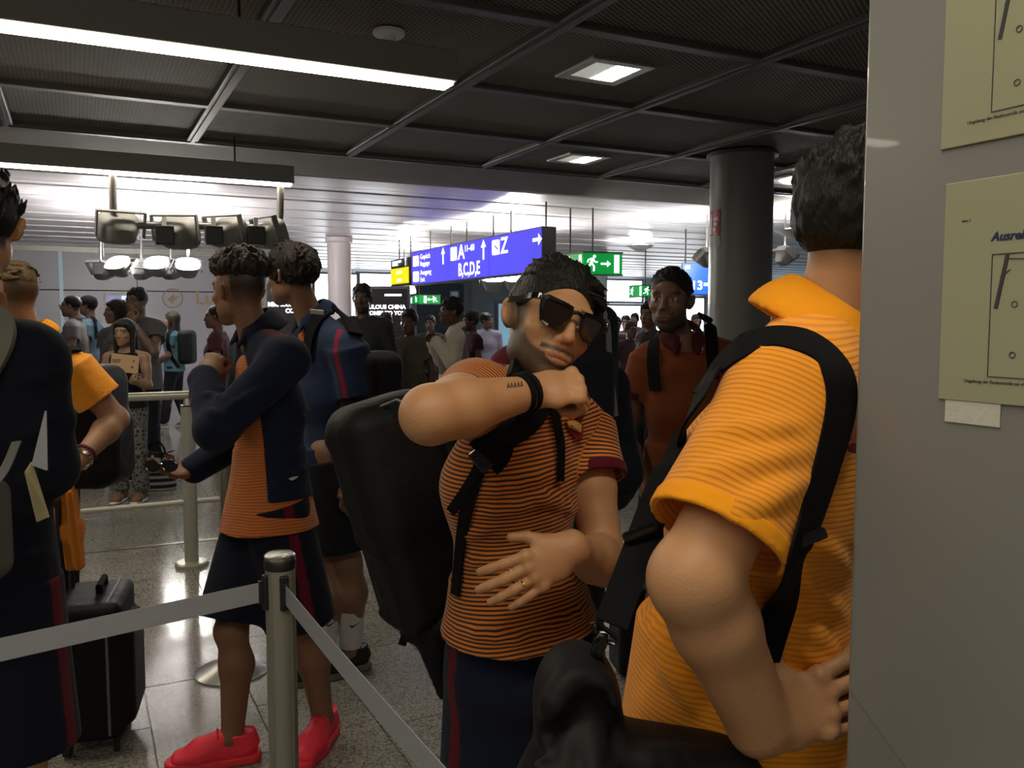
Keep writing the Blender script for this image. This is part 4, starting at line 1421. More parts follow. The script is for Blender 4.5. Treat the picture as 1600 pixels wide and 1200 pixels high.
class Person:
    DEF = dict(pelvis=(0, 0, .95), chest=(0, 0.005, 1.26), neck=(0, -.02, 1.465), head=(0, .015, 1.655), sl=(.178, -.012, 1.415), el=(.235, -.03, 1.13), wl=(.235, .03, .88),
               sr=(-.178, -.012, 1.415), er=(-.235, -.03, 1.13), wr=(-.235, .03, .88), hl=(.088, 0, .92), kl=(.098, .012, .50), al=(.10, -.02, .085),
               hr=(-.088, 0, .92), kr=(-.098, .012, .50), ar=(-.10, -.02, .085))

    def __init__(s, label, base, th, H=1.78, pose=None, world=None, head_th=None, pitch=0, roll=0, hsc=1.0, h=0.01, skin=(0.35, 0.19, 0.11), build=1.0, group=None, fem=False):
        s.h, s.skin, s.build, s.fem = h, skin, build, fem
        t = math.radians(th)
        s.f = np.array([math.sin(t), math.cos(t), 0.0])
        s.l = np.array([-math.cos(t), math.sin(t), 0.0])
        s.base = np.array([base[0], base[1], 0.0])
        s.sc = H / 1.78
        J = dict(s.DEF)
        J.update(pose or {})
        s.J = {k: s.base + (s.l * v[0] + s.f * v[1] + np.array([0, 0, v[2]])) * s.sc for k, v in J.items()}
        for k, v in (world or {}).items():
            s.J[k] = np.asarray(v, float)
        s.hd = Head(s.J['head'], th if head_th is None else head_th, pitch, roll, s.sc ** 0.5 * hsc)
        s.root = empty('person', tuple(s.base), 0, label, 'person', group)
        s.cs = nrm(s.J['sl'] - s.J['sr'])
        s.ps = nrm(s.J['hl'] - s.J['hr'])
        up = nrm(s.J['neck'] - s.J['pelvis'])
        s.cf = nrm(np.cross(up, s.cs) * -1)
        if np.dot(s.cf, s.f) < 0:
            s.cf = -s.cf
        s.up = up
        s.toe = {}

    def trunk(s, S, g=0.0, k=0.04, lo=True, top=True, belly=0.0, crd=None):
        J, q, b = s.J, s.sc, s.build
        pv_, ch, nk = J['pelvis'], J['chest'], J['neck']
        wa = pv_ + (ch - pv_) * 0.42
        up = pv_ + np.array([0, 0, -0.06 * q])
        ms = nrm(s.ps + s.cs)
        f = 0.9 if s.fem else 1.0
        if lo:
            S.ecap(up, wa, (.148 * q + g) * b, (.105 * q + g) * b, (.128 * q * f + g) * b, (.094 * q + g + belly) * b, ms, k, crd=crd)
        S.ecap(wa, ch, (.128 * q * f + g) * b, (.094 * q + g + belly) * b, (.150 * q * f + g) * b, (.110 * q + g) * b, s.cs, k, crd=crd)
        t2 = ch + (nk - ch) * 0.6
        S.ecap(ch, t2, (.150 * q * f + g) * b, (.110 * q + g) * b, (.150 * q * f + g) * b, (.078 * q + g) * b, s.cs, k, crd=crd)
        if top:
            S.cap(J['sl'], J['sr'], .050 * q * b + g, k=k, crd=crd)
            for a in ('sl', 'sr'):
                S.cap(nk + (J['head'] - nk) * 0.05, J[a] + (nk - J[a]) * 0.3, .050 * q + g * 0.5, .048 * q * b + g, k=k, crd=crd)

    def body(s, paint=None, hands=None, arm=1.0, legs=True, calf=1.0, ears=True, elbow=1.0, wrist=1.0):
        S = Sdf(s.h)
        J, q, b = s.J, s.sc, s.build
        s.trunk(S, -0.004)
        nb = J['neck'] - s.up * 0.03
        S.cap(nb, s.hd.w(0, -0.030, -0.045), .058 * q * (0.85 if s.fem else 1) * (0.5 + b / 2), .051 * q * (0.85 if s.fem else 1) * (0.5 + b / 2), k=0.016)
        head_shape(S, s.hd, s.fem, ears)
        a = arm * q
        for sd in 'lr':
            sh, el, wr = J['s' + sd], J['e' + sd], J['w' + sd]
            S.cap(sh, sh + (el - sh) * 0.45, .047 * a, .047 * a, k=0.03)
            S.cap(sh + (el - sh) * 0.35, el, .047 * a, .039 * a * elbow, k=0.02)
            S.ball(el, .040 * a * elbow, 0.015)
            m = el + (wr - el) * 0.3
            S.cap(el, m, .040 * a * elbow, .043 * a, k=0.02)
            sdv = nrm(np.cross(wr - el, s.f) + 1e-6)
            S.cap(m, wr, .043 * a, .026 * a * wrist, k=0.02)
            hs = (hands or {}).get(sd, {})
            d = hs.get('d', nrm(wr - el))
            pl = hs.get('p', (-s.l if sd == 'l' else s.l))
            kw = {k_: v_ for k_, v_ in hs.items() if k_ not in 'dp'}
            hand(S, wr, d, pl, 1 if sd == 'l' else -1, sc=kw.pop('sc', 1.0) * q, **kw)
        if legs:
            for sd in 'lr':
                hp, kn, an = J['h' + sd], J['k' + sd], J['a' + sd]
                S.cap(hp, kn, .080 * q * b, .053 * q, k=0.03)
                S.ball(kn + s.f * 0.006, .053 * q, 0.02)
                m = kn + (an - kn) * 0.33 - s.f * 0.016 * q
                S.cap(kn, m, .050 * q, .055 * q * calf, k=0.02)
                S.cap(m, an, .055 * q * calf, .036 * q, k=0.03)
                S.cap(an, an + s.toe.get(sd, s.f) * 0.12 * q - np.array([0, 0, .05 * q]), .036 * q, .026 * q, k=0.02)
        s.S = S
        me = S.mesh('body', s.base, s.skin, paint)
        link('body', me, M_skin, s.root)
        return S

    def part(s, name, S, col=(0.5, 0.5, 0.5), m=None, paint=None, crd=None, parent=None, relax=0):
        me = S.mesh(name, s.base, col, paint, crd, relax=relax)
        return link(name, me, m or M_cloth, parent or s.root)

    def shirt(s, col, g=0.014, sleeve=0.5, hem=-0.12, loose=0.012, m=None, paint=None, collar=None, cuff=None, crd=None, h=None, name='shirt', neck_r=0.068, belly=0.0,
              flare=0.02, extra=None, pre=None, collar_r=0.072, collar_h=0.026, collar_z=0.026, hemw=0.0, vneck=0.0, sleeve_taper=None, sleeve_r=1.0, open_end=True):
        J, q, b = s.J, s.sc, s.build
        S = Sdf(h or s.h)
        s.trunk(S, g, belly=belly, top=bool(sleeve))
        if not sleeve:
            mid = (J['sl'] + J['sr']) / 2
            S.cap(mid + (J['sl'] - mid) * 0.62, mid + (J['sr'] - mid) * 0.62, .046 * q * b + g * 0.6, k=0.03)
        pv_ = J['pelvis']
        he = pv_ + np.array([0, 0, hem * q])
        wa = pv_ + (J['chest'] - pv_) * 0.42
        S.ecap(wa, he, (.130 * q + g + loose) * b, (.096 * q + g + loose + belly) * b, (.150 * q + g + flare + hemw) * b, (.112 * q + g + flare + belly * 0.7) * b, s.ps, 0.03, flat=True)
        lo_, hi_ = pv_ - 0.6, pv_ + 0.6
        S.half(he, -s.up, lo_, np.array([hi_[0], hi_[1], he[2] + 0.08]))
        if pre:
            pre(S)
        for sd in 'lr':
            if (isinstance(sleeve, dict) and not sleeve.get(sd)) or not sleeve:
                continue
            sl_ = sleeve[sd] if isinstance(sleeve, dict) else sleeve
            sh, el, wr = J['s' + sd], J['e' + sd], J['w' + sd]
            ax = nrm(el - sh)
            if sl_ <= 1.0:
                e = sh + (el - sh) * sl_
                rr = (sleeve_r[sd] if isinstance(sleeve_r, dict) else sleeve_r) * q
                tp = (sleeve_taper or {}).get(sd, -0.006)
                S.ecap(sh, e, .056 * rr + g, .056 * rr + g, .056 * rr + g - tp, .056 * rr + g - tp, s.up, 0.035, flat=True, crd=(sh, ax))
                if open_end is True or open_end == sd:
                    S.ecap(e - ax * 0.03, e + ax * 0.03, .056 * rr + g - 0.004, .056 * rr + g - 0.004, .056 * rr + g + 0.003, .056 * rr + g + 0.003, s.up, 0.004, flat=True, sub=True)
            else:
                S.cap(sh, el, .056 * q + g, .046 * q + g, k=0.035, crd=(sh, ax))
                e = el + (wr - el) * (sl_ - 1.0)
                S.cap(el, e - nrm(wr - el) * 0.02, .046 * q + g, .034 * q + g, k=0.03, crd=(el, nrm(wr - el)))
                for z_ in range(4):
                    for (a0_, b0_, r_) in ((sh, el, .050), (el, e, .041)):
                        c_ = a0_ + (b0_ - a0_) * (0.12 + 0.22 * z_)
                        rr_ = r_ * q + g - 0.003
                        dv = nrm(np.cross(b0_ - a0_, s.up + 0.3 * s.f * (-1) ** z_))
                        S.cap(c_ + dv * rr_ * 0.75, c_ + nrm(b0_ - a0_) * 0.03 - dv * rr_ * 0.5 + s.f * 0.01, rr_ * 0.42, rr_ * 0.3, k=0.018)
        nt = J['neck'] + s.up * 0.035
        S.ecap(nt - s.up * 0.05, nt + s.up * 0.12, neck_r * q, neck_r * q, neck_r * q * 1.1, neck_r * q * 1.1, s.cs, 0.01, flat=True, sub=True)
        if vneck:
            S.cap(nt + s.cf * 0.05, nt + s.cf * 0.11 - s.up * vneck, 0.03 * q, 0.008, k=0.01, sub=True)
        if extra:
            extra(S)
        s.shirt_S = S
        if crd is True:
            crd = (pv_, nrm(J['chest'] - pv_), lambda V: 0.0022 * np.sin(V[:, 0] * 23 + V[:, 2] * 17) + 0.0012 * np.sin(V[:, 0] * 41 - V[:, 2] * 31))
        o = s.part(name, S, col, m, paint, crd)
        if collar is not None:
            C = Sdf(min(s.h, 0.005))
            nc = J['neck'] + s.up * collar_z
            fw = nrm(s.cf + s.up * 0.25)
            pts = []
            for a in np.linspace(-150, 150, 45):
                r_ = math.radians(a + 180)
                pts.append(nc + (s.cs * math.sin(r_) + s.cf * math.cos(r_)) * collar_r * q + s.up * (0.022 - 0.034 * math.cos(r_)) * q)
            for a_, b_ in zip(pts, pts[1:]):
                rad = nrm((a_ + b_) / 2 - nc)
                lean = nrm(s.up - rad * 0.45)
                d_ = nrm(b_ - a_)
                C.ecap(a_ - d_ * 0.004, b_ + d_ * 0.004, 0.0085, collar_h * q, 0.0085, collar_h * q, nrm(rad + s.up * 0.45), k=0.006, flat=True)
            for e_, sg in ((pts[0], -1), (pts[-1], 1)):
                C.ecap(e_, e_ + (s.cf * 0.022 - s.up * 0.035 + s.cs * sg * -0.008) * q, 0.007, 0.02 * q, 0.006, 0.012, s.cf, k=0.01)
            s.part('collar', C, collar)
        if cuff is not None:
            for sd in 'lr':
                sl_ = sleeve[sd] if isinstance(sleeve, dict) else sleeve
                if not sl_ or sl_ > 1:
                    continue
                sh, el = J['s' + sd], J['e' + sd]
                ax = nrm(el - sh)
                e = sh + (el - sh) * sl_
                rr = .056 * q * (sleeve_r[sd] if isinstance(sleeve_r, dict) else sleeve_r) + g + 0.002 - (sleeve_taper or {}).get(sd, -0.006)
                C = Sdf(min(s.h, 0.004))
                C.ecap(e - ax * 0.024, e, rr, rr, rr, rr, s.up, 0.004, flat=True)
                C.ecap(e - ax * 0.06, e + ax * 0.06, rr - 0.008, rr - 0.008, rr - 0.008, rr - 0.008, s.up, 0.002, flat=True, sub=True)
                s.part('cuff', C, cuff)
        return o

    def bottoms(s, col, to=2.0, g=0.016, w_end=0.07, paint=None, m=None, name='trousers', h=None, folds=True):
        """to: 1 ends at the knee, 2 at the ankle"""
        J, q, b = s.J, s.sc, s.build
        S = Sdf(h or s.h)
        pv_ = J['pelvis']
        wa = pv_ + (J['chest'] - pv_) * 0.15
        S.ecap(pv_ - np.array([0, 0, 0.07 * q]), wa, (.150 * q + g * .4) * b, (.108 * q + g * .4) * b, (.134 * q) * b, (.096 * q) * b, s.ps, 0.03)
        for sd in 'lr':
            hp, kn, an = J['h' + sd], J['k' + sd], J['a' + sd]
            if to <= 1.0:
                e = hp + (kn - hp) * to
                S.ecap(hp - np.array([0, 0, .03]), e, .078 * q * b + g, .090 * q * b + g, w_end * q, w_end * q * 1.06, s.ps, 0.045, flat=True)
                ax = nrm(kn - hp)
                S.ecap(e - ax * 0.04, e + ax * 0.04, w_end * q - 0.012, w_end * q * 1.06 - 0.012, w_end * q - 0.006, w_end * q * 1.06 - 0.006, s.ps, 0.004, flat=True, sub=True)
            else:
                S.cap(hp, kn, .084 * q * b + g, .060 * q + g, k=0.045)
                e = kn + (an - kn) * (to - 1.0)
                S.ecap(kn, e, .060 * q + g, .060 * q + g, w_end * q, w_end * q, s.ps, 0.03, flat=True)
                if folds:
                    for z_ in range(4):
                        c_ = e + (kn - e) * (0.03 + 0.13 * z_)
                        S.ball(c_ + s.l * 0.006 * (-1) ** z_, w_end * q * 1.06, 0.012)
        s.bot_S = S
        return s.part(name, S, col, m, paint)

    def shoe(s, sd, col, sole=(0.6, 0.6, 0.6), toe=None, ln=1.0, h=None, lace=None, swoosh=None):
        an = s.J['a' + sd]
        f = nrm(np.asarray(toe if toe is not None else s.toe.get(sd, s.f), float) * np.array([1, 1, 0]))
        sdv = np.array([-f[1], f[0], 0.0])
        c = np.array([an[0], an[1], 0.0])
        q = s.sc * ln
        P = lambda y, z, x=0.0: c + f * y * q + sdv * x * q + np.array([0, 0, z * q])
        S = Sdf(h or min(s.h, 0.006))
        S.ecap(P(-.045, .052), P(-.03, .10), .036 * q, .040 * q, .037 * q, .045 * q, sdv, 0.02, flat=True)
        S.ecap(P(-.045, .045), P(.10, .045), .034 * q, .034 * q, .043 * q, .034 * q, sdv, 0.03)
        S.ecap(P(.10, .042), P(.165, .034), .044 * q, .032 * q, .040 * q, .024 * q, sdv, 0.03)
        S.cap(P(-.005, .095), P(.10, .062), .030 * q, .028 * q, k=0.03)
        S.ecap(P(-.03, .098), P(-.028, .16), .029 * q, .036 * q, .034 * q, .042 * q, sdv, 0.012, flat=True, sub=True)
        S.half(P(0, 0.018), (0, 0, -1), P(-.2, -.1) - .15, P(.2, .03) + .15)
        s.part('shoe', S, col, M_shoe)
        So = Sdf(h or min(s.h, 0.006))
        So.ecap(P(-.05, .016), P(.08, .016), .040 * q, .05, .046 * q, .05, sdv, 0.02)
        So.ecap(P(.08, .016), P(.17, .016), .046 * q, .05, .040 * q, .05, sdv, 0.02)
        big = np.array([.4, .4, 0])
        So.half(P(0, 0.030), (0, 0, 1), c - big, c + big + np.array([0, 0, .1]))
        So.half(P(0, 0.002), (0, 0, -1), c - big - np.array([0, 0, .1]), c + big + np.array([0, 0, .002]))
        s.part('sole', So, sole, M_shoe)
        if lace:
            L_ = MB()
            for z_ in range(5):
                y = .02 + .022 * z_
                zz = .130 - .010 * z_ * 1.0 - .001 * z_ * z_
                L_.tube([P(y, zz - .022, -.026), P(y + .004, zz - .003, 0), P(y, zz - .022, .026)], 0.0035, 6)
            L_.build('laces', lace, s.root, off=s.base, smooth=True)


def folds(S, lines):
    """cloth folds: soft ridges lying on a garment between two spots of its visible side"""
    for x0, y0, x1, y1, r in lines:
        P = []
        for t in np.linspace(0, 1, 5):
            h_ = S.hit(x0 + (x1 - x0) * t, y0 + (y1 - y0) * t, 0.0005)
            P.append(h_ - S.normal(h_) * r * 0.45)
        rr = [r * 0.4, r * 0.9, r, r * 0.8, r * 0.3]
        if max(np.linalg.norm(P[i + 1] - P[i]) for i in range(4)) > 0.12:
            continue
        for i in range(4):
            S.cap(P[i], P[i + 1], rr[i], rr[i + 1], k=0.016, crd='fold')


def pixel_patch(S, pts, m, parent, base, name, off=0.003, th=0.002):
    """a thin cloth patch lying on a garment; outline given on the garment's visible side"""
    P = [S.hit(x, y, off) for x, y in pts]
    n_ = nrm(np.mean([S.normal(p) for p in P], 0))
    m_ = MB()
    A = [m_.bm.verts.new(tuple(p - n_ * th - base)) for p in P]
    B = [m_.bm.verts.new(tuple(p + n_ * th - base)) for p in P]
    k = len(P)
    for i in range(k):
        m_.bm.faces.new((A[i], A[(i + 1) % k], B[(i + 1) % k], B[i]))
    m_.bm.faces.new(B); m_.bm.faces.new(list(reversed(A)))
    return m_.build(name, m, parent)


def strap_on(S, pix, width, m, parent, base, name='strap', off=0.004, thick=0.004, fine=5):
    P, Q = [], []
    for p in pix:
        if len(p) == 2:
            h_ = S.hit(p[0], p[1], off)
            P.append(h_); Q.append(S.normal(h_))
        else:
            P.append(at(*p)); Q.append(nrm(np.array([0, -1, 0.2])))
    return MB().ribbon(P, Q, width, thick, fine).build(name, m, parent, off=base, smooth=True)


M_strap = mat('black_webbing', (0.005, 0.005, 0.006), 0.75, var=0.15, vscale=40, bump=0.25, bscale=500, spec=0.12)
M_bag = mat('black_nylon', (0.008, 0.008, 0.009), 0.6, var=0.2, vscale=12, bump=0.5, bscale=18, spec=0.2)


# ------------------------------------------------------------------ man in sunglasses (striped shirt)
SK = (0.47, 0.245, 0.118)
M_stripe = mat_striped('striped_knit', (0.66, 0.20, 0.022), (0.030, 0.010, 0.008), 0.0083, 0.46)
M_chrome = mat('chrome_metal', (0.6, 0.6, 0.58), 0.2, 1.0, var=0.05)
M_gold = mat('gold_ring', (0.8, 0.55, 0.2), 0.25, 1.0, var=0.03)
M_tattoo = mat('tattoo_ink', (0.10, 0.07, 0.05), 0.6)

W5 = dict(pelvis=at(812, 990, 1.74), chest=at(800, 755, 1.72), neck=at(838, 622, 1.70), head=at(856, 508, 1.64),
          sr=at(742, 622, 1.56), er=at(672, 648, 1.30), wr=at(832, 612, 1.44),
          sl=at(908, 672, 1.82), el=at(946, 880, 1.68), wl=at(893, 858, 1.53))
A = Person('man in black sunglasses and orange striped polo shirt gripping his backpack strap', (0.03, 1.80), 145, 1.74, world=W5, head_th=158, roll=-22, pitch=3, h=0.0037, skin=SK, build=0.95)
d_l = nrm(at(775, 928, 1.47) - A.J['wl'])
d_r = nrm(np.array([0.92, 0.25, 0.10]))
hp5 = head_paint(A.hd, SK, (0.014, 0.011, 0.010), beard=0.95, stubble_col=(0.055, 0.032, 0.020))
A.body(hp5, hands=dict(l=dict(d=d_l, p=(-0.1, 1, -0.15), curl=(14, 14, 10), spread=8, thumb=(46, 5), sc=1.04, fat=1.2),
                       r=dict(d=d_r, p=(0.1, 0.8, -0.75), curl=(65, 85, 45), spread=2, thumb=(25, 50), fat=1.15)), arm=1.06, legs=True)
S5 = A.S
A.shirt(ORANGE, m=M_stripe, sleeve=dict(l=0.40, r=0.36), hem=0.015, loose=0.004, crd=True, collar=MAROON, cuff=MAROON, flare=0.028, sleeve_taper=dict(r=0.016), sleeve_r=dict(l=1.05, r=0.98), vneck=0.07, open_end='l',
        extra=lambda S: folds(S, ((745, 772, 868, 742, .012), (735, 808, 885, 772, .011), (765, 722, 850, 694, .010), (716, 985, 835, 1004, .010), (845, 990, 922, 950, .012),
                                  (725, 880, 800, 868, .008), (830, 770, 905, 800, .010), (720, 840, 770, 822, .009), (860, 930, 925, 900, .009))))
SS5 = A.shirt_S
mid_r = lambda V: ((V - A.J['hr'][None]) @ nrm(A.ps))


def paint5(V, C):
    for sd, sg in (('l', 1), ('r', -1)):
        hp, kn = A.J['h' + sd], A.J['k' + sd]
        ax = nrm(kn - hp)
        q = V - hp[None]
        q = q - (q @ ax)[:, None] * ax[None]
        lat = q @ (A.ps * sg)
        fr = q @ A.f
        m = (lat > 0.03) & (np.abs(fr - 0.015) < 0.016)
        C[m, :3] = MAROON


A.bottoms(NAVY, to=0.95, g=0.022, w_end=0.115, paint=paint5, name='shorts')
for sd in 'lr':
    A.shoe(sd, (0.02, 0.02, 0.02))
# hair, combed back and wet
S = Sdf(0.003)
hair_cap(S, A.hd, 0.004, 0.012)
tufts(S, A.hd, 420, lambda p: p[2] > 0.02 and (p[1] < -0.02 or p[2] > 0.08), (-0.2, -1.0, -0.15), 0.030, 0.0042, 0.002, 3, 0.06, 0.003, 0.12)
tufts(S, A.hd, 150, lambda p: p[2] > 0.085 and p[1] > 0.0, (-0.15, -1.0, 0.2), 0.040, 0.0048, 0.002, 8, 0.22, 0.003, 0.2)
tufts(S, A.hd, 60, lambda p: p[0] > 0.02 and p[2] > 0.07 and p[1] > 0.0, (0.8, -0.3, -0.1), 0.040, 0.0042, 0.002, 9, 0.5, 0.003, 0.25)
A.part('hair', S, (0, 0, 0), H_BLACK)
# polo buttons, lanyard strip and crest
for x, y in ((872, 612), (868, 650)):
    p = SS5.hit(x, y, 0.002)
    MB().cyl(tuple(p - A.base), tuple(p - A.base + SS5.normal(p) * 0.003), 0.005, n=12).build('button', mat('maroon_button', MAROON, 0.4), A.root)
pixel_patch(SS5, [(884, 659), (890, 656), (897, 655), (905, 659), (910, 664), (910, 676), (908, 688), (898, 684), (891, 676), (886, 668)], mat('crest_red', (0.22, 0.012, 0.02), 0.6), A.root, A.base, 'crest', 0.004)
pixel_patch(SS5, [(886, 660), (891, 657), (897, 657), (904, 660), (908, 665), (907, 675), (897, 672), (889, 667)], mat('crest_yellow', (0.75, 0.34, 0.03), 0.6), A.root, A.base, 'crest', 0.0075)
pixel_patch(SS5, [(892, 664), (898, 662), (904, 667), (903, 671), (897, 669)], mat('crest_grey', (0.35, 0.33, 0.32), 0.6), A.root, A.base, 'crest', 0.0105)
# wristbands, ring and inked word on the raised forearm
wr, er = A.J['wr'], A.J['er']
ax = nrm(wr - er)
for t in (0.012, 0.026):
    c = wr - ax * t
    e1 = nrm(np.cross(ax, (0, 0, 1))); e2 = np.cross(ax, e1)
    MB().tube([tuple(c + (e1 * math.cos(q) + e2 * math.sin(q)) * 0.0315 - A.base) for q in [2 * math.pi * i / 20 for i in range(20)]], 0.0055, 8, True).build('wristband', M_strap, A.root, smooth=True)
SF = Sdf(0.004)
SF.cap(er + (wr - er) * 0.3, wr, .0455, .0285)
for i in range(5):
    xq = 793 + i * 5.2
    P = [SF.hit(xq, 606 - i * 0.6, 0.0008), SF.hit(xq + 1.2, 598 - i * 0.6, 0.0008), SF.hit(xq + 3, 605 - i * .6, .0008)]
    MB().tube([tuple(p - A.base) for p in P], 0.0009, 4).build('forearm_tattoo', M_tattoo, A.root)
wl = A.J['wl']
tq = np.cross(nrm(np.array([-0.1, 1, -0.15])), d_l)
rc = wl + nrm(d_l) * 0.112 - tq * 0.0135 + np.array([0, 1, 0]) * 0.004
e1, e2 = nrm(tq), nrm(np.cross(d_l, tq))
MB().tube([tuple(rc + (e1 * math.cos(q) + e2 * math.sin(q)) * 0.0098 - A.base) for q in [2 * math.pi * i / 18 for i in range(18)]], 0.0014, 6, True).build('ring', M_gold, A.root, smooth=True)

# sunglasses
hd = A.hd
sg = empty('sunglasses', tuple(hd.w(0, 0.11, 0)), 0, 'black sunglasses on the man in the striped shirt', 'sunglasses')
sb = hd.w(0, 0.11, 0)
M_gloss = mat('gloss_black', (0.006, 0.006, 0.006), 0.12, spec=0.6)
M_lensd = mat('dark_lens', (0.018, 0.010, 0.008), 0.06, spec=0.6)
W_ = lambda x, y, z: tuple(hd.w(x * 1.05, y, z * 1.16) - sb)
for sx in (-1, 1):
    out = [(0.0075, 0.010), (0.012, 0.021), (0.030, 0.0235), (0.058, 0.026), (0.066, 0.022), (0.064, 0.004), (0.057, -0.016), (0.045, -0.023), (0.028, -0.022), (0.015, -0.013)]
    inn = [(0.0125, 0.008), (0.016, 0.016), (0.031, 0.0185), (0.055, 0.0195), (0.059, 0.016), (0.058, 0.002), (0.052, -0.013), (0.043, -0.0185), (0.029, -0.0175), (0.018, -0.010)]
    wrap = lambda x: 0.117 - 4.2 * x * x
    m_ = MB()
    bm = m_.bm
    V = [[bm.verts.new(W_(sx * x, wrap(x) + dy, z)) for x, z in ol] for ol, dy in ((out, 0.004), (inn, 0.005), (inn, -0.002), (out, -0.002))]
    for a_, b_ in ((0, 1), (1, 2), (2, 3), (3, 0)):
        for i in range(10):
            bm.faces.new((V[a_][i], V[a_][(i + 1) % 10], V[b_][(i + 1) % 10], V[b_][i]))
    m_.build('rim', M_gloss, sg)
    m_ = MB()
    fa = [m_.bm.verts.new(W_(sx * x, wrap(x) + 0.002, z)) for x, z in inn]
    fb = [m_.bm.verts.new(W_(sx * x, wrap(x) + 0.0005, z)) for x, z in inn]
    m_.bm.faces.new(fa); m_.bm.faces.new(list(reversed(fb)))
    for i in range(10):
        m_.bm.faces.new((fa[i], fa[(i + 1) % 10], fb[(i + 1) % 10], fb[i]))
    m_.build('lens', M_lensd, sg)
    MB().ribbon([np.array(W_(sx * 0.064, 0.100, 0.020)), np.array(W_(sx * 0.078, 0.085, 0.018)), np.array(W_(sx * 0.082, 0.03, 0.014)), np.array(W_(sx * 0.083, -0.012, 0.016)), np.array(W_(sx * 0.080, -0.03, 0.0))],
                [hd.R @ np.array([sx, 0, 0])] * 5, 0.011, 0.004, 4).build('temple_arm', M_gloss, sg)
    MB().box(W_(sx * 0.0675, 0.1015, 0.020), (0.003, 0.003, 0.006), bev=0.0008).build('rivet', M_chrome, sg)
MB().tube([W_(-0.009, 0.118, 0.013), W_(0, 0.121, 0.015), W_(0.009, 0.118, 0.013)], 0.0035, 8).build('bridge', M_gloss, sg)

# his backpack, hanging off the right shoulder
bc = at(636, 800, 1.90)
bp_ = empty('backpack', tuple(bc), 0, 'large black backpack slung behind the man in sunglasses', 'backpack', 'black backpacks')
yawb = math.radians(145)
fb_, lb_ = A.f, A.l
tilt = nrm(np.array([-0.28, 0.0, 1.0]))
Rb = np.stack([lb_, np.cross(tilt, lb_), tilt], 1)
Rb[:, 0] = nrm(np.cross(Rb[:, 1], Rb[:, 2]))
S = Sdf(0.007)
S.box(bc, (0.105, 0.075, 0.255), Rb, 0.045, 0.02)
S.box(bc + Rb @ np.array([0, 0.0, 0.10]), (0.112, 0.085, 0.16), Rb, 0.06, 0.04)
SGN = -1 if np.dot(Rb[:, 1], fb_) > 0 else 1
S.box(bc + Rb @ np.array([0, SGN * 0.075, -0.10]), (0.09, 0.045, 0.135), Rb, 0.03, 0.015)
S.box(bc + Rb @ np.array([0, SGN * 0.08, 0.13]), (0.085, 0.03, 0.06), Rb, 0.02, 0.015)
for z_ in (-0.20, -0.03, 0.06, 0.2):
    for sx_ in (-1, 1):
        S.cap(bc + Rb @ np.array([sx_ * 0.105, SGN * 0.05, z_]), bc + Rb @ np.array([sx_ * 0.09, -SGN * 0.06, z_ - 0.05]), 0.008, 0.004, k=0.02)
link('shell', S.mesh('shell', bc), M_bag, bp_)
S = Sdf(0.008)
S.ecap(at(668, 960, 1.86), at(692, 1088, 1.86), .05, .03, .012, .01, (1, 0, 0), 0.03)
S.cap(at(640, 985, 1.86), at(700, 975, 1.84), 0.02, 0.02, k=0.03)
link('hanging_flap', S.mesh('hanging_flap', bc), M_bag, bp_)
MB().ribbon([at(645, 965, 1.85), at(636, 985, 1.85), at(628, 1008, 1.85)], [np.array([0, -1, 0.])] * 3, 0.018, 0.004, 4).build('strap_end', M_strap, bp_, off=bc)
MB().tube([tuple(at(585, 640, 1.84) - bc), tuple(at(620, 625, 1.80) - bc), tuple(at(660, 640, 1.80) - bc)], 0.004, 6).build('zip', mat('dull_zip', (0.08, 0.085, 0.09), 0.4, 0.5), bp_)
strap_on(SS5, [(798, 572), (822, 598), (838, 628), (815, 664), (782, 690), (757, 716)], 0.078, M_strap, bp_, bc, 'shoulder_strap', 0.010, 0.012)
strap_on(SS5, [(757, 712), (742, 752), (728, 800), (718, 860), (711, 930)], 0.026, M_strap, bp_, bc, 'side_strap', 0.006)
strap_on(SS5, [(756, 716), (730, 762), (704, 800)], 0.020, M_strap, bp_, bc, 'side_strap', 0.008)
strap_on(SS5, [(866, 634), (872, 668), (877, 700), (876, 752)], 0.020, M_strap, bp_, bc, 'loose_strap_end', 0.010, 0.003)
p = SS5.hit(752, 718, 0.016)
MB().box(tuple(p - bc), (0.045, 0.012, 0.03), rot=Matrix.Rotation(0.9, 3, 'Y'), bev=0.004).build('strap_buckle', M_gloss, bp_)

# ------------------------------------------------------------------ near man in the yellow-orange polo
M_rib = mat_striped('ribbed_yellow_knit', (0.95, 0.36, 0.012), (0.80, 0.26, 0.008), 0.0075, 0.40, bump=0.5)
YEL = (0.95, 0.36, 0.012)
SKB = (0.52, 0.275, 0.135)
W6 = dict(pelvis=at(1160, 1120, 1.27), chest=at(1195, 770, 1.25), neck=at(1283, 533, 1.23), head=at(1362, 372, 1.22),
          sr=at(1238, 612, 1.10), er=at(1086, 905, 0.99), wr=at(1186, 1128, 1.045), sl=at(1230, 600, 1.45), el=at(1200, 900, 1.55), wl=at(1290, 1050, 1.50))
B = Person('man in yellow-orange polo with hand on hip, seen from behind beside the partition', (0.37, 1.30), 105, 1.84, world=W6, head_th=72, pitch=-8, h=0.0045, skin=SKB, build=1.04)
hp6 = head_paint(B.hd, SKB, (0.013, 0.011, 0.010), fade=0.03)
B.body(hp6, hands=dict(r=dict(d=nrm(np.array([1.0, 0.20, 0.18])), p=(0.15, 1, -0.2), curls=((12, 25, 18), (16, 28, 18), (20, 30, 18), (22, 30, 20)), spread=9, thumb=(60, 40), sc=1.1, fat=1.15)), arm=1.14, elbow=1.08, wrist=1.35)
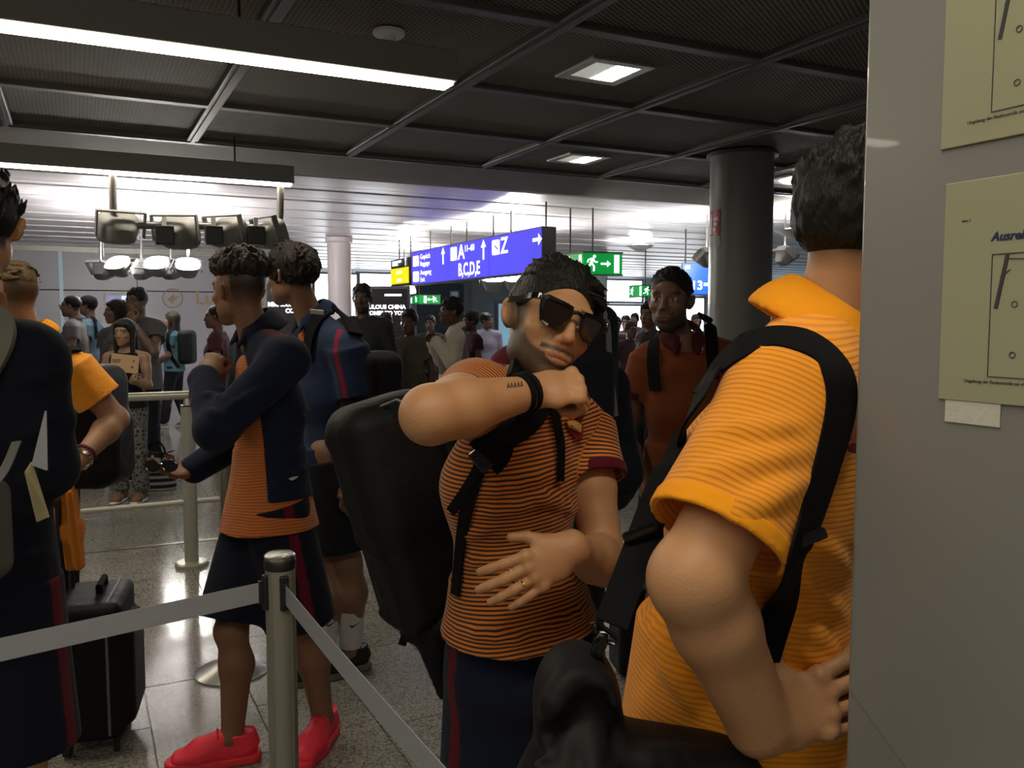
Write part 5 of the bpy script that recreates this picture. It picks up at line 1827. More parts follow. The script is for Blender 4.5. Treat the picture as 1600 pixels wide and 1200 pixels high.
B.shirt(YEL, m=M_rib, sleeve=dict(r=0.80, l=0.5), hem=-0.055, loose=0.028, belly=0.02, crd=True, collar=YEL, cuff=YEL, flare=0.035, sleeve_r=1.10, g=0.018, neck_r=0.074, collar_r=0.079, collar_h=0.030, collar_z=0.004,
        extra=lambda S: folds(S, ((1085, 738, 1258, 706, .010), (1150, 800, 1262, 752, .011), (1130, 672, 1250, 664, .008),
                                  (1236, 890, 1322, 965, .013), (1226, 950, 1318, 1042, .014), (1262, 842, 1325, 892, .011), (1240, 1010, 1312, 1062, .010),
                                  (1024, 1020, 1098, 1118, .013), (1008, 950, 1050, 1020, .010))))
SS6 = B.shirt_S
B.bottoms(BLACKC, to=0.9, g=0.02, w_end=0.115, name='shorts')
for sd in 'lr':
    B.shoe(sd, (0.02, 0.02, 0.02))
S = Sdf(0.0045)
hair_cap(S, B.hd, 0.009, 0.0)
tufts(S, B.hd, 230, lambda p: p[2] > 0.045 and p[1] > -0.105, lambda p: (0.1, 0.5, 1.0), 0.032, 0.0065, 0.0028, 12, 1.0)
tufts(S, B.hd, 120, lambda p: p[2] > -0.03 and p[2] < 0.07 and p[1] < -0.02, lambda p: (0, -0.2, -1), 0.022, 0.006, 0.0028, 13, 0.3)
B.part('hair', S, (0, 0, 0), hair_mat('near_black', (0.014, 0.015, 0.013)))
pixel_patch(SS6, [(1324, 694), (1331, 690), (1338, 696), (1335, 708), (1327, 706)], mat('logo_red', (0.30, 0.03, 0.02), 0.6), B.root, B.base, 'chest_logo', 0.004)

# duffel bag on his shoulder strap
dc = at(900, 1200, 1.0)
db = empty('duffel_bag', tuple(dc), 0, 'black duffel bag hanging from the near man\'s shoulder strap', 'bag')
S = Sdf(0.006)
S.ecap(at(925, 1250, 1.02), at(1230, 1330, 1.12), .10, .10, .11, .10, (0, 0, 1), 0.05)
S.ell(at(905, 1130, 1.00), (.048, .08, .085), k=0.04)
S.ell(at(895, 1075, 1.02), (.036, .06, .045), k=0.05)
S.ecap(at(990, 1195, 1.02), at(1140, 1198, 1.06), .03, .06, .03, .06, (0, 0, 1), 0.04)
for x0, y0, x1, y1 in ((850, 1190, 890, 1060), (885, 1200, 912, 1070), (930, 1190, 925, 1075), (960, 1185, 935, 1085)):
    S.cap(at(x0, y0, 0.925), at(x1, y1, 0.965), 0.013, 0.007, k=0.03)
for x0, y0, x1, y1, r_ in ((868, 1195, 902, 1085, .010), (905, 1198, 915, 1100, .009), (945, 1190, 930, 1095, .010), (845, 1170, 880, 1120, .008), (960, 1195, 968, 1130, .008)):
    for t in np.linspace(0, 1, 6)[:-1]:
        pa = S.hit(x0 + (x1 - x0) * t, y0 + (y1 - y0) * t, 0.002)
        pb = S.hit(x0 + (x1 - x0) * (t + .2), y0 + (y1 - y0) * (t + .2), 0.002)
        if np.linalg.norm(pa - pb) < 0.08:
            S.cap(pa, pb, r_, r_, k=0.02, sub=True)
folds(S, ((885, 1190, 905, 1060, .014), (928, 1195, 922, 1080, .013), (985, 1190, 1100, 1175, .012), (855, 1150, 890, 1050, .012)))
link('soft_body', S.mesh('soft_body', dc), M_bag, db)
P6 = [(1190, 1040), (1215, 960), (1243, 880), (1270, 800), (1296, 715), (1314, 640), (1312, 590), (1290, 552), (1250, 530), (1205, 525), (1160, 540), (1120, 575), (1087, 625), (1062, 690)]
PP, QQ = [], []
for p in P6:
    h_ = SS6.hit(p[0], p[1], 0.006)
    PP.append(h_); QQ.append(nrm(SS6.normal(h_) * 0.9 + np.array([-0.05, -0.4, 0.15])))
for p in ((1040, 745, 1.11), (1012, 820, 1.08), (985, 895, 1.04), (955, 975, 1.0)):
    PP.append(at(*p)); QQ.append(nrm((-0.25, -1, 0.25)))
MB().ribbon(PP, QQ, 0.040, 0.0035, 6).build('shoulder_strap', M_strap, db, off=dc, smooth=True)
for (x, y, yd, rot) in ((1000, 832, 1.062, 1.25), (1262, 842, None, 1.25)):
    p = at(x, y, yd) if yd else SS6.hit(x, y, 0.012)
    MB().box(tuple(p - dc), (0.014, 0.010, 0.046), rot=Matrix.Rotation(1.2, 3, 'Y'), bev=0.004).build('strap_slider', M_gloss, db)
lp = [at(x, y, 0.995) for x, y in ((925, 975), (930, 970), (960, 994), (964, 1000), (960, 1006), (952, 1004), (930, 988))]
MB().tube([tuple(q - dc) for q in lp], 0.003, 8, True).build('strap_ring', M_gloss, db, smooth=True)
MB().tube([tuple(at(x, y, 0.99) - dc) for x, y in ((944, 990), (938, 1004), (932, 1020), (926, 1034))], [0.006, 0.009, 0.008, 0.006], 10).build('snap_hook', M_gloss, db, smooth=True)
MB().tube([tuple(at(933 + 11 * math.cos(t), 1037 + 14 * math.sin(t), 0.99) - dc) for t in [2 * math.pi * q / 16 for q in range(16)]], 0.0028, 8, True).build('d_ring', M_gloss, db, smooth=True)

# ------------------------------------------------------------------ youth in red shoes
SKC = (0.21, 0.105, 0.058)
zf = lambda x, y: atz(x, y, 0.0)
hL, tL = zf(512, 1150), zf(470, 1205)
hR, tR = zf(385, 1188), zf(285, 1200)
fl3, fr3 = nrm(tL - hL), nrm(tR - hR)
aL, aR = hL + fl3 * 0.045 + np.array([0, 0, 0.088]), hR + fr3 * 0.045 + np.array([0, 0, 0.088])
W3 = dict(head=at(374, 454, 3.02), neck=at(405, 535, 3.03), chest=at(418, 640, 3.03), sl=at(448, 562, 2.87), sr=at(392, 548, 3.19), el=at(337, 672, 2.76), wl=at(318, 588, 2.95),
          er=at(372, 690, 3.28), wr=at(297, 737, 3.12), al=aL, ar=aR, kl=at(472, 985, 2.99), kr=at(362, 985, 2.93))
C3 = Person('youth in navy track jacket, orange shirt and bright red shoes, looking left', (-0.86, 3.0), 240, 1.80, world=W3, head_th=306, h=0.0055, skin=SKC, build=0.95)
C3.toe = dict(l=fl3, r=fr3)
hp3 = head_paint(C3.hd, SKC, (0.020, 0.014, 0.010), fade=0.05)
C3.body(hp3, hands=dict(l=dict(d=nrm(at(340, 553, 3.0) - W3['wl']), p=(0.2, 0.9, -0.2), curl=(70, 80, 40), spread=2, thumb=(20, 60)),
                        r=dict(d=nrm(at(232, 742, 2.98) - W3['wr']), p=(0.1, -0.45, 1.0), curl=(18, 30, 25), spread=5, thumb=(30, 55))), calf=1.0, arm=1.0)
C3.shirt(ORANGE, m=mat_striped('fine_striped_knit', (0.50, 0.14, 0.016), (0.30, 0.07, 0.010), 0.010, 0.4), sleeve=0, hem=-0.165, loose=0.01, crd=True, flare=0.056, g=0.010, neck_r=0.06)
SS3 = C3.shirt_S


def paint3(V, C):
    d = V - C3.J['neck'][None]
    for sd in 'lr':
        a, b_ = C3.J['neck'], C3.J['s' + sd]
        el = C3.J['e' + sd]
        ax = nrm(b_ - a)
        t = (V - a[None]) @ ax
        ax2 = nrm(el - b_)
        side = nrm(np.cross(ax, C3.cf))
        off = (V - a[None]) - t[:, None] * ax[None]
        m = (np.abs(off @ C3.cf - 0.01) < 0.016) & (t > 0.03) & (t < 0.22) & (V[:, 2] > b_[2] - 0.02)
        q = V - b_[None]
        ta = q @ ax2
        q = q - ta[:, None] * ax2[None]
        m |= (ta > 0) & (ta < 0.0) & (np.abs(q @ nrm(np.cross(ax2, C3.cs))) < 0.012) & (q @ C3.cs * (1 if sd == 'l' else -1) > 0.02)
        C[m, :3] = (0.07, 0.004, 0.014)


def jacket3(S):
    # open down the front: wide below the chest, closing at the collar
    J = C3.J
    for z0, z1, o0, o1 in ((J['neck'] + C3.up * 0.06, J['chest'] - C3.up * 0.02, 0.075, 0.045), (J['chest'] - C3.up * 0.02, J['pelvis'] - np.array([0, 0, .22]), 0.045, 0.0)):
        S.ecap(z0 + C3.cf * (o0 + 0.15), z1 + C3.cf * (o1 + 0.15), 0.24 if z0[2] < J['chest'][2] + 0.02 else 0.08, 0.15, 0.24, 0.15, C3.cs, 0.012, flat=True, sub=True)


C3.shirt(NAVY, g=0.019, sleeve=2.0, hem=-0.055, loose=0.012, name='track_jacket', paint=paint3, flare=0.025, pre=jacket3, neck_r=0.062,
         extra=lambda S: folds(S, ((352, 640, 425, 600, .012), (340, 690, 405, 650, .012), (320, 640, 360, 655, .011), (318, 615, 350, 622, .010), (430, 700, 486, 640, .011), (425, 765, 488, 725, .011), (440, 560, 470, 620, .010))), collar=(0.007, 0.010, 0.024), collar_z=0.038, collar_h=0.034, h=0.006)
SJ3 = C3.shirt_S


def paint3s(V, C):
    for sd, sg_ in (('l', 1), ('r', -1)):
        hp, kn = C3.J['h' + sd], C3.J['k' + sd]
        ax = nrm(kn - hp)
        q = V - hp[None]
        q = q - (q @ ax)[:, None] * ax[None]
        m = (q @ (C3.ps * sg_) > 0.03) & (np.abs(q @ C3.f + 0.01) < 0.017)
        C[m, :3] = MAROON


C3.bottoms((0.006, 0.008, 0.018), to=0.93, g=0.024, w_end=0.118, paint=paint3s, name='shorts')
M_redl = mat('red_laces', (0.55, 0.012, 0.03), 0.6)
for sd in 'lr':
    C3.shoe(sd, (0.97, 0.042, 0.075), (0.92, 0.05, 0.07), lace=M_redl, h=0.0042, ln=1.05)
S = Sdf(0.0052)
S.ell(C3.hd.w(0, -0.012, 0.062), np.array((0.070, 0.092, 0.078)), C3.hd.R, 0.012)
S.box(C3.hd.w(0, 0, -0.075), np.array((0.12, 0.2, 0.108)), C3.hd.R, 0.01, 0.03, True)
S.ell(C3.hd.w(0, 0.125, -0.01), np.array((0.085, 0.07, 0.09)), C3.hd.R, 0.012, True)
tufts(S, C3.hd, 420, lambda p: p[2] > 0.052 and p[1] > -0.11, lambda p: (0.2, 0.5 if p[1] > 0.0 else -0.3, 0.8), 0.042, 0.0078, 0.0035, 21, 1.3)
tufts(S, C3.hd, 80, lambda p: p[2] > 0.07 and p[1] > 0.03, lambda p: (0.1, 0.7, 0.6), 0.05, 0.009, 0.0035, 22, 1.2)
C3.part('hair', S, (0, 0, 0), H_BROWN)
wl, el = C3.J['wl'], C3.J['el']
ax = nrm(wl - el); e1 = nrm(np.cross(ax, (1, 0, 0))); e2 = np.cross(ax, e1)
MB().tube([tuple(wl + ax * 0.004 + (e1 * math.cos(q) + e2 * math.sin(q)) * 0.034 - C3.base) for q in [2 * math.pi * i / 20 for i in range(20)]], 0.007, 8, True).build('watch_band', M_chrome, C3.root, smooth=True)
MB().cyl(tuple(wl + ax * 0.004 + e1 * 0.03 - C3.base), tuple(wl + ax * 0.004 + e1 * 0.045 - C3.base), 0.018, n=16).build('watch_case', M_chrome, C3.root, smooth=True)
pixel_patch(SJ3, [(451, 748), (458, 745), (466, 744), (462, 748), (455, 751)], mat('logo_white', (0.5, 0.5, 0.5), 0.6), C3.root, C3.base, 'jacket_logo', 0.003)
# folded glasses in the outstretched hand
gp = at(252, 728, 2.98)
g = empty('folded_glasses', tuple(gp), 0, 'dark folded glasses in the red-shoed youth\'s outstretched hand', 'glasses')
for dx in (-0.03, 0.03):
    MB().tube([(dx + 0.026 * math.cos(t), 0, 0.02 * math.sin(t)) for t in [2 * math.pi * q / 16 for q in range(16)]], 0.003, 6, True).build('rim', M_gloss, g)
    MB().prism([(dx + 0.025 * math.cos(t), 0.019 * math.sin(t)) for t in [2 * math.pi * q / 16 for q in range(16)]], -0.001, 0.001).build('lens', M_lensd, g)
    MB().tube([(dx * 1.8, 0.0, 0.005), (dx * 1.2, 0.02, 0.03), (-dx * 1.2, 0.03, 0.05)], 0.0022, 6).build('temple_arm', M_gloss, g)
MB().tube([(-0.006, 0, 0.006), (0.006, 0, 0.006)], 0.003, 6).build('bridge', M_gloss, g)

# ------------------------------------------------------------------ tall youth with backpack
SKD = (0.23, 0.125, 0.075)
aL = zf(548, 1048) + np.array([0, 0, .09]); aR = zf(505, 1062) + np.array([0, 0, .09])
W4 = dict(head=at(456, 430, 3.62), neck=at(492, 508, 3.66), chest=at(512, 620, 3.68), sl=at(545, 545, 3.50), sr=at(492, 540, 3.84), el=at(572, 660, 3.52), wl=at(552, 745, 3.46),
          al=aL, ar=aR, kl=at(545, 880, 3.60), kr=at(512, 880, 3.62), pelvis=at(525, 745, 3.70))
D4 = Person('tall dark-haired youth in navy top with backpack and white socks, behind the red-shoed youth', (-0.74, 3.68), 292, 1.88, world=W4, head_th=302, h=0.0065, skin=SKD, build=0.95)
D4.toe = dict(l=nrm((-1, -0.5, 0)), r=nrm((-1, -0.45, 0)))
D4.body(head_paint(D4.hd, SKD, (0.016, 0.012, 0.009)), calf=1.05)


def paint4(V, C):
    J = D4.J
    ax = nrm(J['el'] - J['sl'])
    q = V - J['sl'][None]
    ta = q @ ax
    q = q - ta[:, None] * ax[None]
    m = (ta > -0.1) & (ta < 0.22) & (np.abs(q @ D4.f - 0.012) < 0.012) & (V[:, 2] > J['el'][2]) & (q @ D4.l > 0.0)
    C[m, :3] = (0.20, 0.01, 0.03)


D4.shirt((0.016, 0.028, 0.065), g=0.02, sleeve=0.62, hem=-0.12, loose=0.02, paint=paint4, collar=(0.018, 0.03, 0.08), name='navy_top')
SS4 = D4.shirt_S
D4.bottoms((0.008, 0.009, 0.012), to=0.86, g=0.02, w_end=0.115, name='shorts')
for sd in 'lr':
    D4.shoe(sd, (0.018, 0.014, 0.013), (0.16, 0.15, 0.14))
    S = Sdf(0.0045)
    kn, an = D4.J['k' + sd], D4.J['a' + sd]
    S.ecap(an + (kn - an) * 0.06, an + (kn - an) * 0.50, .048, .050, .062, .066, D4.l, 0.01, flat=True)
    D4.part('sock', S, (0.62, 0.62, 0.62))
    for q_ in (0,):
        x_, y_ = ((553, 977), (516, 975))[sd == 'r']
        pixel_patch(S, [(x_ - 6, y_ - 1), (x_ - 3, y_ + 2), (x_ + 9, y_ - 5), (x_ - 2, y_ + 4), (x_ - 6, y_ + 3)], M_black, D4.root, D4.base, 'sock_logo', 0.003)
pixel_patch(SS4, [(467, 520), (474, 517), (477, 525), (475, 536), (469, 537)], mat('crest_orange', (0.6, 0.14, 0.02), 0.6), D4.root, D4.base, 'crest', 0.005)
S = Sdf(0.0055)
hair_cap(S, D4.hd, 0.012, 0.0, -0.012)
tufts(S, D4.hd, 330, lambda p: p[2] > -0.01, lambda p: (0.9 * np.sign(p[0] + 0.02), 0.25 - 0.9 * (p[1] < -0.03), -0.5 * (p[2] < 0.09)), 0.046, 0.0075, 0.0035, 31, 0.12, jit=0.2)
tufts(S, D4.hd, 90, lambda p: p[1] < -0.03 and p[2] > -0.02, (0, -0.3, -1), 0.045, 0.0075, 0.0035, 32, 0.12, jit=0.2)
D4.part('hair', S, (0, 0, 0), H_DBROWN)
# his backpack
b4 = at(600, 640, 3.80)
bc = D4.J['chest'] - D4.f * 0.22 + np.array([0, 0, -0.05])
bp4 = empty('backpack', tuple(bc), 0, 'dark backpack on the tall youth in the navy top', 'backpack', 'black backpacks')
S = Sdf(0.008)
Rb = np.stack([D4.l, -D4.f, np.array([0, 0, 1.0])], 1)
S.box(bc, (0.15, 0.09, 0.25), Rb, 0.06, 0.03)
S.box(bc + Rb @ np.array([0, 0.07, -0.08]), (0.12, 0.05, 0.13), Rb, 0.04, 0.03)
link('shell', S.mesh('shell', bc), M_bag, bp4)
strap_on(SS4, [(478, 560), (486, 520), (500, 492), (520, 482), (541, 497), (556, 522)], 0.06, M_strap, bp4, bc, 'shoulder_strap', 0.010, 0.014)
p = SS4.hit(493, 492, 0.022)
nn = SS4.normal(SS4.hit(493, 492, 0.005))
MB().box((0, 0, 0), (0.055, 0.004, 0.02), bev=0.001).build('name_tag', mat('tag_white', (0.6, 0.62, 0.6), 0.5), bp4, loc=tuple(p - bc + np.array([0.01, -0.02, 0.012]))).rotation_euler = (0.5, 0.1, 0.1)


# ------------------------------------------------------------------ man at the left edge in navy
def lateral_stripe(Pn, width=0.017, ctr=0.0, col=MAROON):
    def f(V, C):
        for sd, sg_ in (('l', 1), ('r', -1)):
            hp, kn = Pn.J['h' + sd], Pn.J['k' + sd]
            ax = nrm(kn - hp)
            q = V - hp[None]
            q = q - (q @ ax)[:, None] * ax[None]
            m = (q @ (Pn.ps * sg_) > 0.03) & (np.abs(q @ Pn.f - ctr) < width)
            C[m, :3] = col
    return f


G1 = Person('man in navy jacket and shorts cut by the left edge of the frame', (-1.28, 1.98), -14, 1.83, h=0.007, skin=SK, build=1.02,
            world=dict(sr=at(48, 560, 1.96), er=at(72, 730, 2.0), wr=at(40, 760, 2.22), kr=at(35, 1170, 2.0), head=at(-34, 352, 1.98)), head_th=-30)
G1.body(head_paint(G1.hd, SK, (0.016, 0.012, 0.010)))
G1.shirt((0.0045, 0.006, 0.014), g=0.02, sleeve=2.0, hem=-0.10, loose=0.02, name='navy_jacket', collar=(0.005, 0.007, 0.016), flare=0.02,
         extra=lambda S: folds(S, ((20, 700, 90, 640, .014), (10, 780, 85, 720, .014), (30, 600, 95, 580, .012), (10, 880, 80, 860, .012))))
SS1 = G1.shirt_S
G1.bottoms((0.0045, 0.006, 0.015), to=0.98, g=0.026, w_end=0.125, name='shorts', paint=lateral_stripe(G1, 0.02, -0.035))
for sd in 'lr':
    G1.shoe(sd, (0.05, 0.05, 0.05))
S = Sdf(0.006)
hair_cap(S, G1.hd, 0.008)
tufts(S, G1.hd, 120, lambda p: p[2] > 0.0, (0, 0.1, 0.8), 0.035, 0.008, 0.003, 41, 0.7)
G1.part('hair', S, (0, 0, 0), H_BLACK)
# grey shoulder bag, its strap, travel papers
gb = at(-42, 835, 1.72)
bg = empty('shoulder_bag', tuple(gb), 0, 'grey shoulder bag hanging at the left edge of the frame', 'bag')
S = Sdf(0.006)
S.box(gb, (0.045, 0.09, 0.11), np.eye(3), 0.04, 0.02)
S.box(gb + np.array([0.02, -0.06, -0.02]), (0.035, 0.05, 0.07), np.eye(3), 0.03, 0.02)
link('soft_body', S.mesh('soft_body', gb), mat('grey_canvas', (0.085, 0.088, 0.08), 0.8, var=0.15, bump=0.3, bscale=40), bg)
MB().ribbon([at(-25, 770, 1.70), at(6, 735, 1.74), at(26, 690, 1.80)], [np.array([0, -1, 0.1])] * 3, 0.02, 0.003, 5).build('strap', mat('grey_strap', (0.16, 0.165, 0.16), 0.7), bg, off=gb)
strap_on(SS1, [(-25, 480), (-5, 492), (8, 510), (2, 545), (-30, 600)], 0.04, mat('grey_hood', (0.13, 0.13, 0.105), 0.85, bump=0.3), bg, gb, 'shoulder_pad', 0.012, 0.016)
for nm, pts, d, col, lab in (('paper_sheet', ((70, 642), (72, 735), (49, 727), (62, 690)), 1.72, (0.42, 0.44, 0.48), 'white travel paper held beside the left man\'s hip'),
                             ('paper_tag', ((38, 738), (48, 722), (75, 808), (57, 816)), 1.74, (0.42, 0.38, 0.21), 'beige paper tag hanging below the white travel paper')):
    P = [at(x, y, d + 0.02 * i) for i, (x, y) in enumerate(pts)]
    o0 = P[0]
    r = empty(nm, tuple(o0), 0, lab, 'paper')
    m_ = MB()
    A_ = [m_.bm.verts.new(tuple(p - o0)) for p in P]
    B_ = [m_.bm.verts.new(tuple(p - o0 + np.array([0.002, 0.003, 0]))) for p in P]
    m_.bm.faces.new(A_); m_.bm.faces.new(list(reversed(B_)))
    for i in range(4):
        m_.bm.faces.new((A_[i], A_[(i + 1) % 4], B_[(i + 1) % 4], B_[i]))
    m_.build('sheet', mat('paper_' + nm, col, 0.6, var=0.05), r)

# ------------------------------------------------------------------ blond man with phone
SKE = (0.33, 0.175, 0.10)
W2 = dict(head=at(18, 462, 3.28), neck=at(50, 540, 3.34), chest=at(58, 650, 3.36), pelvis=at(52, 780, 3.38), sl=at(112, 575, 3.16), sr=at(60, 570, 3.48), el=at(181, 655, 3.22), wl=at(125, 718, 3.02), er=at(60, 690, 3.5), wr=at(50, 730, 3.2))
G2 = Person('man with blond undercut and yellow-orange shirt holding a phone at the left', (-1.88, 3.36), 282, 1.79, world=W2, head_th=286, h=0.006, skin=SKE)
G2.body(head_paint(G2.hd, SKE, (0.06, 0.038, 0.018), fade=0.03), hands=dict(l=dict(d=nrm(at(82, 752, 2.95) - W2['wl']), p=(0.2, 0.5, -1), curl=(20, 35, 25), thumb=(40, 30))), arm=1.08)
G2.shirt(YEL, m=M_rib, sleeve=0.62, hem=-0.10, g=0.018, crd=True, collar=YEL, loose=0.02, sleeve_r=1.1, h=0.006)
G2.bottoms((0.010, 0.013, 0.026), to=1.9, w_end=0.085)
for sd in 'lr':
    G2.shoe(sd, (0.25, 0.25, 0.26), (0.4, 0.4, 0.4))
S = Sdf(0.004)
S.ell(G2.hd.w(0, -0.010, 0.050), np.array((0.072, 0.097, 0.080)), G2.hd.R, 0.01)
S.box(G2.hd.w(0, 0, -0.095), np.array((0.12, 0.2, 0.115)), G2.hd.R, 0.01, 0.02, True)
S.ell(G2.hd.w(0, 0.12, -0.01), np.array((0.085, 0.07, 0.09)), G2.hd.R, 0.01, True)
tufts(S, G2.hd, 260, lambda p: p[2] > 0.055 and p[1] > -0.06, (-0.5, -1.0, 0.1), 0.032, 0.0048, 0.0025, 51, 0.08, 0.004, 0.12)
G2.part('hair', S, (0, 0, 0), hair_mat('sandy', (0.075, 0.047, 0.020)))
wl, el = G2.J['wl'], G2.J['el']
ax = nrm(wl - el); e1 = nrm(np.cross(ax, (0, 1, 0))); e2 = np.cross(ax, e1)
ringp = lambda c, r: [tuple(c + (e1 * math.cos(q) + e2 * math.sin(q)) * r - G2.base) for q in [2 * math.pi * i / 18 for i in range(18)]]
MB().tube(ringp(wl - ax * 0.01, 0.034), 0.009, 8, True).build('watch_band', M_chrome, G2.root, smooth=True)
MB().cyl(tuple(wl - ax * 0.01 - e2 * 0.03 - G2.base), tuple(wl - ax * 0.01 - e2 * 0.046 - G2.base), 0.02, n=16).build('watch_case', M_chrome, G2.root, smooth=True)
MB().tube(ringp(wl - ax * 0.035, 0.036), 0.006, 8, True).build('bracelet', mat('red_cord', (0.10, 0.01, 0.015), 0.7), G2.root, smooth=True)
ph = at(76, 748, 2.93)
r = empty('phone', tuple(ph), 0.4, 'dark phone in the blond man\'s hand', 'phone')
MB().box((0, 0, 0), (0.075, 0.012, 0.14), rot=Matrix.Rotation(1.1, 3, 'Y'), bev=0.006).build('case', mat('phone_bronze', (0.22, 0.08, 0.03), 0.35), r)
MB().box((0, -0.0065, 0), (0.066, 0.001, 0.12), rot=Matrix.Rotation(1.1, 3, 'Y')).build('screen', M_gloss, r)
bc = at(155, 665, 3.48)
bp2 = empty('backpack', tuple(bc), 0, 'black backpack on the blond man\'s back at the left', 'backpack', 'black backpacks')
S = Sdf(0.009)
S.box(bc - np.array([0.02, 0, 0]), (0.11, 0.13, 0.25), np.eye(3), 0.07, 0.02)
S.box(bc + np.array([0.05, 0, -0.08]), (0.06, 0.11, 0.14), np.eye(3), 0.05, 0.03)
link('shell', S.mesh('shell', bc), M_bag, bp2)
strap_on(G2.shirt_S, [(96, 640), (92, 580), (104, 548), (122, 545)], 0.05, M_strap, bp2, bc, 'shoulder_strap', 0.008, 0.01)
# orange garment hanging from his hand
oc = at(112, 770, 3.0)
r = empty('orange_garment', tuple(oc), 0, 'orange garment hanging down from the blond man\'s hand', 'garment')
S = Sdf(0.006)
S.ecap(at(105, 758, 2.98), at(112, 830, 3.0), .018, .03, .03, .05, (1, 0, 0), 0.03)
S.ecap(at(112, 820, 3.0), at(118, 888, 3.0), .030, .05, .030, .04, (1, 0, 0), 0.03, flat=True)
S.cap(at(108, 770, 2.94), at(122, 885, 2.95), .012, .016, k=0.02)
me = S.mesh('cloth', oc, (0.55, 0.18, 0.02))
link('cloth', me, M_cloth, r)
# black upright suitcase
sc_ = atz(160, 1185, 0.0)
sc_ = np.array([sc_[0] - 0.085, sc_[1] + 0.16, 0.0])
su = empty('suitcase', tuple(sc_), 0.28, 'black upright soft suitcase behind the left barrier belt', 'suitcase')
S = Sdf(0.007)
S.box((0, 0, 0.335), (0.115, 0.185, 0.275), None, 0.035, 0.02)
S.box((0.095, 0, 0.30), (0.055, 0.155, 0.20), None, 0.035, 0.02)
S.cap((-0.05, -0.185, 0.5), (-0.06, -0.185, 0.15), 0.008, 0.005, k=0.02)
me = S.mesh('case', (0, 0, 0)); link('case', me, M_bag, su)
rect = [(0.066, y_, z_) for y_, z_ in ((-0.186, 0.09), (-0.186, 0.56), (-0.15, 0.612), (0.15, 0.612), (0.186, 0.56), (0.186, 0.09), (0.15, 0.06), (-0.15, 0.06))]
MB().tube(rect, 0.005, 6, True).build('piping', mat('grey_piping', (0.16, 0.16, 0.16), 0.5), su)
MB().tube([(0.02, -0.02, 0.608), (0.02, -0.03, 0.64), (0.02, 0.09, 0.645), (0.02, 0.1, 0.608)], 0.012, 8).build('carry_handle', M_strap, su, smooth=True)
for y_ in (-0.09, 0.09):
    MB().cyl((-0.095, y_, 0.60), (-0.095, y_, 1.0), 0.010, n=10).build('handle_tube', M_black, su, smooth=True)
    MB().cyl((-0.095, y_ * 1.5, 0.038), (-0.07, y_ * 1.5, 0.038), 0.036, n=18).build('wheel', M_black, su, smooth=True)
    MB().cyl((0.08, y_ * 1.5, 0.0), (0.08, y_ * 1.5, 0.08), 0.012, n=10).build('foot', M_black, su)
MB().cyl((-0.095, -0.10, 1.0), (-0.095, 0.10, 1.0), 0.014, n=10).build('handle_grip', M_black, su, smooth=True)

su.scale = (0.97, 0.95, 0.89)

# ------------------------------------------------------------------ bearded man, right
SKF = (0.155, 0.076, 0.046)
W7 = dict(head=at(1047, 470, 3.28), neck=at(1066, 540, 3.33), sl=at(1132, 555, 3.40), sr=at(1003, 560, 3.30), chest=at(1075, 640, 3.34), el=at(1165, 690, 3.45), wl=at(1120, 790, 3.3), er=at(975, 680, 3.4), wr=at(1010, 770, 3.25))
W7['sr'] = at(1012, 562, 3.38)
G7 = Person('bearded man in rust orange polo with maroon collar by the grey column', (0.69, 3.38), 190, 1.76, world=W7, head_th=203, pitch=2, h=0.0045, skin=SKF, build=0.98)
G7.body(head_paint(G7.hd, SKF, (0.014, 0.010, 0.008), beard=0.85, stubble_col=(0.030, 0.018, 0.013), fade=0.03))
G7.shirt((0.14, 0.034, 0.010), sleeve=0.5, hem=-0.1, collar=(0.05, 0.006, 0.010), cuff=(0.05, 0.006, 0.010), vneck=0.08, loose=0.02, h=0.006)
SS7 = G7.shirt_S
G7.bottoms(NAVY, to=0.95, w_end=0.115, name='shorts')
for sd in 'lr':
    G7.shoe(sd, (0.02, 0.02, 0.02))
S = Sdf(0.0045)
hair_cap(S, G7.hd, 0.003, 0.006)
tufts(S, G7.hd, 420, lambda p: p[2] > 0.03 and (p[1] < 0.0 or p[2] > 0.085), (0.2, 0.5, 0.4), 0.014, 0.0045, 0.002, 61, 0.8, 0.003)
G7.part('hair', S, (0, 0, 0), H_BLACK)
bc = at(1085, 640, 3.56)
bp7 = empty('backpack', tuple(bc), 0, 'black backpack worn by the bearded man', 'backpack', 'black backpacks')
S = Sdf(0.01)
S.box(bc, (0.14, 0.08, 0.22), np.eye(3), 0.06, 0.02)
link('shell', S.mesh('shell', bc), M_bag, bp7)
strap_on(SS7, [(1098, 492), (1108, 505), (1112, 535), (1114, 590)], 0.05, M_strap, bp7, bc, 'shoulder_strap', 0.008, 0.01)
strap_on(SS7, [(1040, 512), (1026, 525), (1020, 560), (1024, 610)], 0.045, M_strap, bp7, bc, 'shoulder_strap', 0.008, 0.01)
pixel_patch(SS7, [(1086, 541), (1094, 539), (1099, 545), (1096, 552), (1088, 550)], MATS['crest_grey'], G7.root, G7.base, 'crest', 0.004)

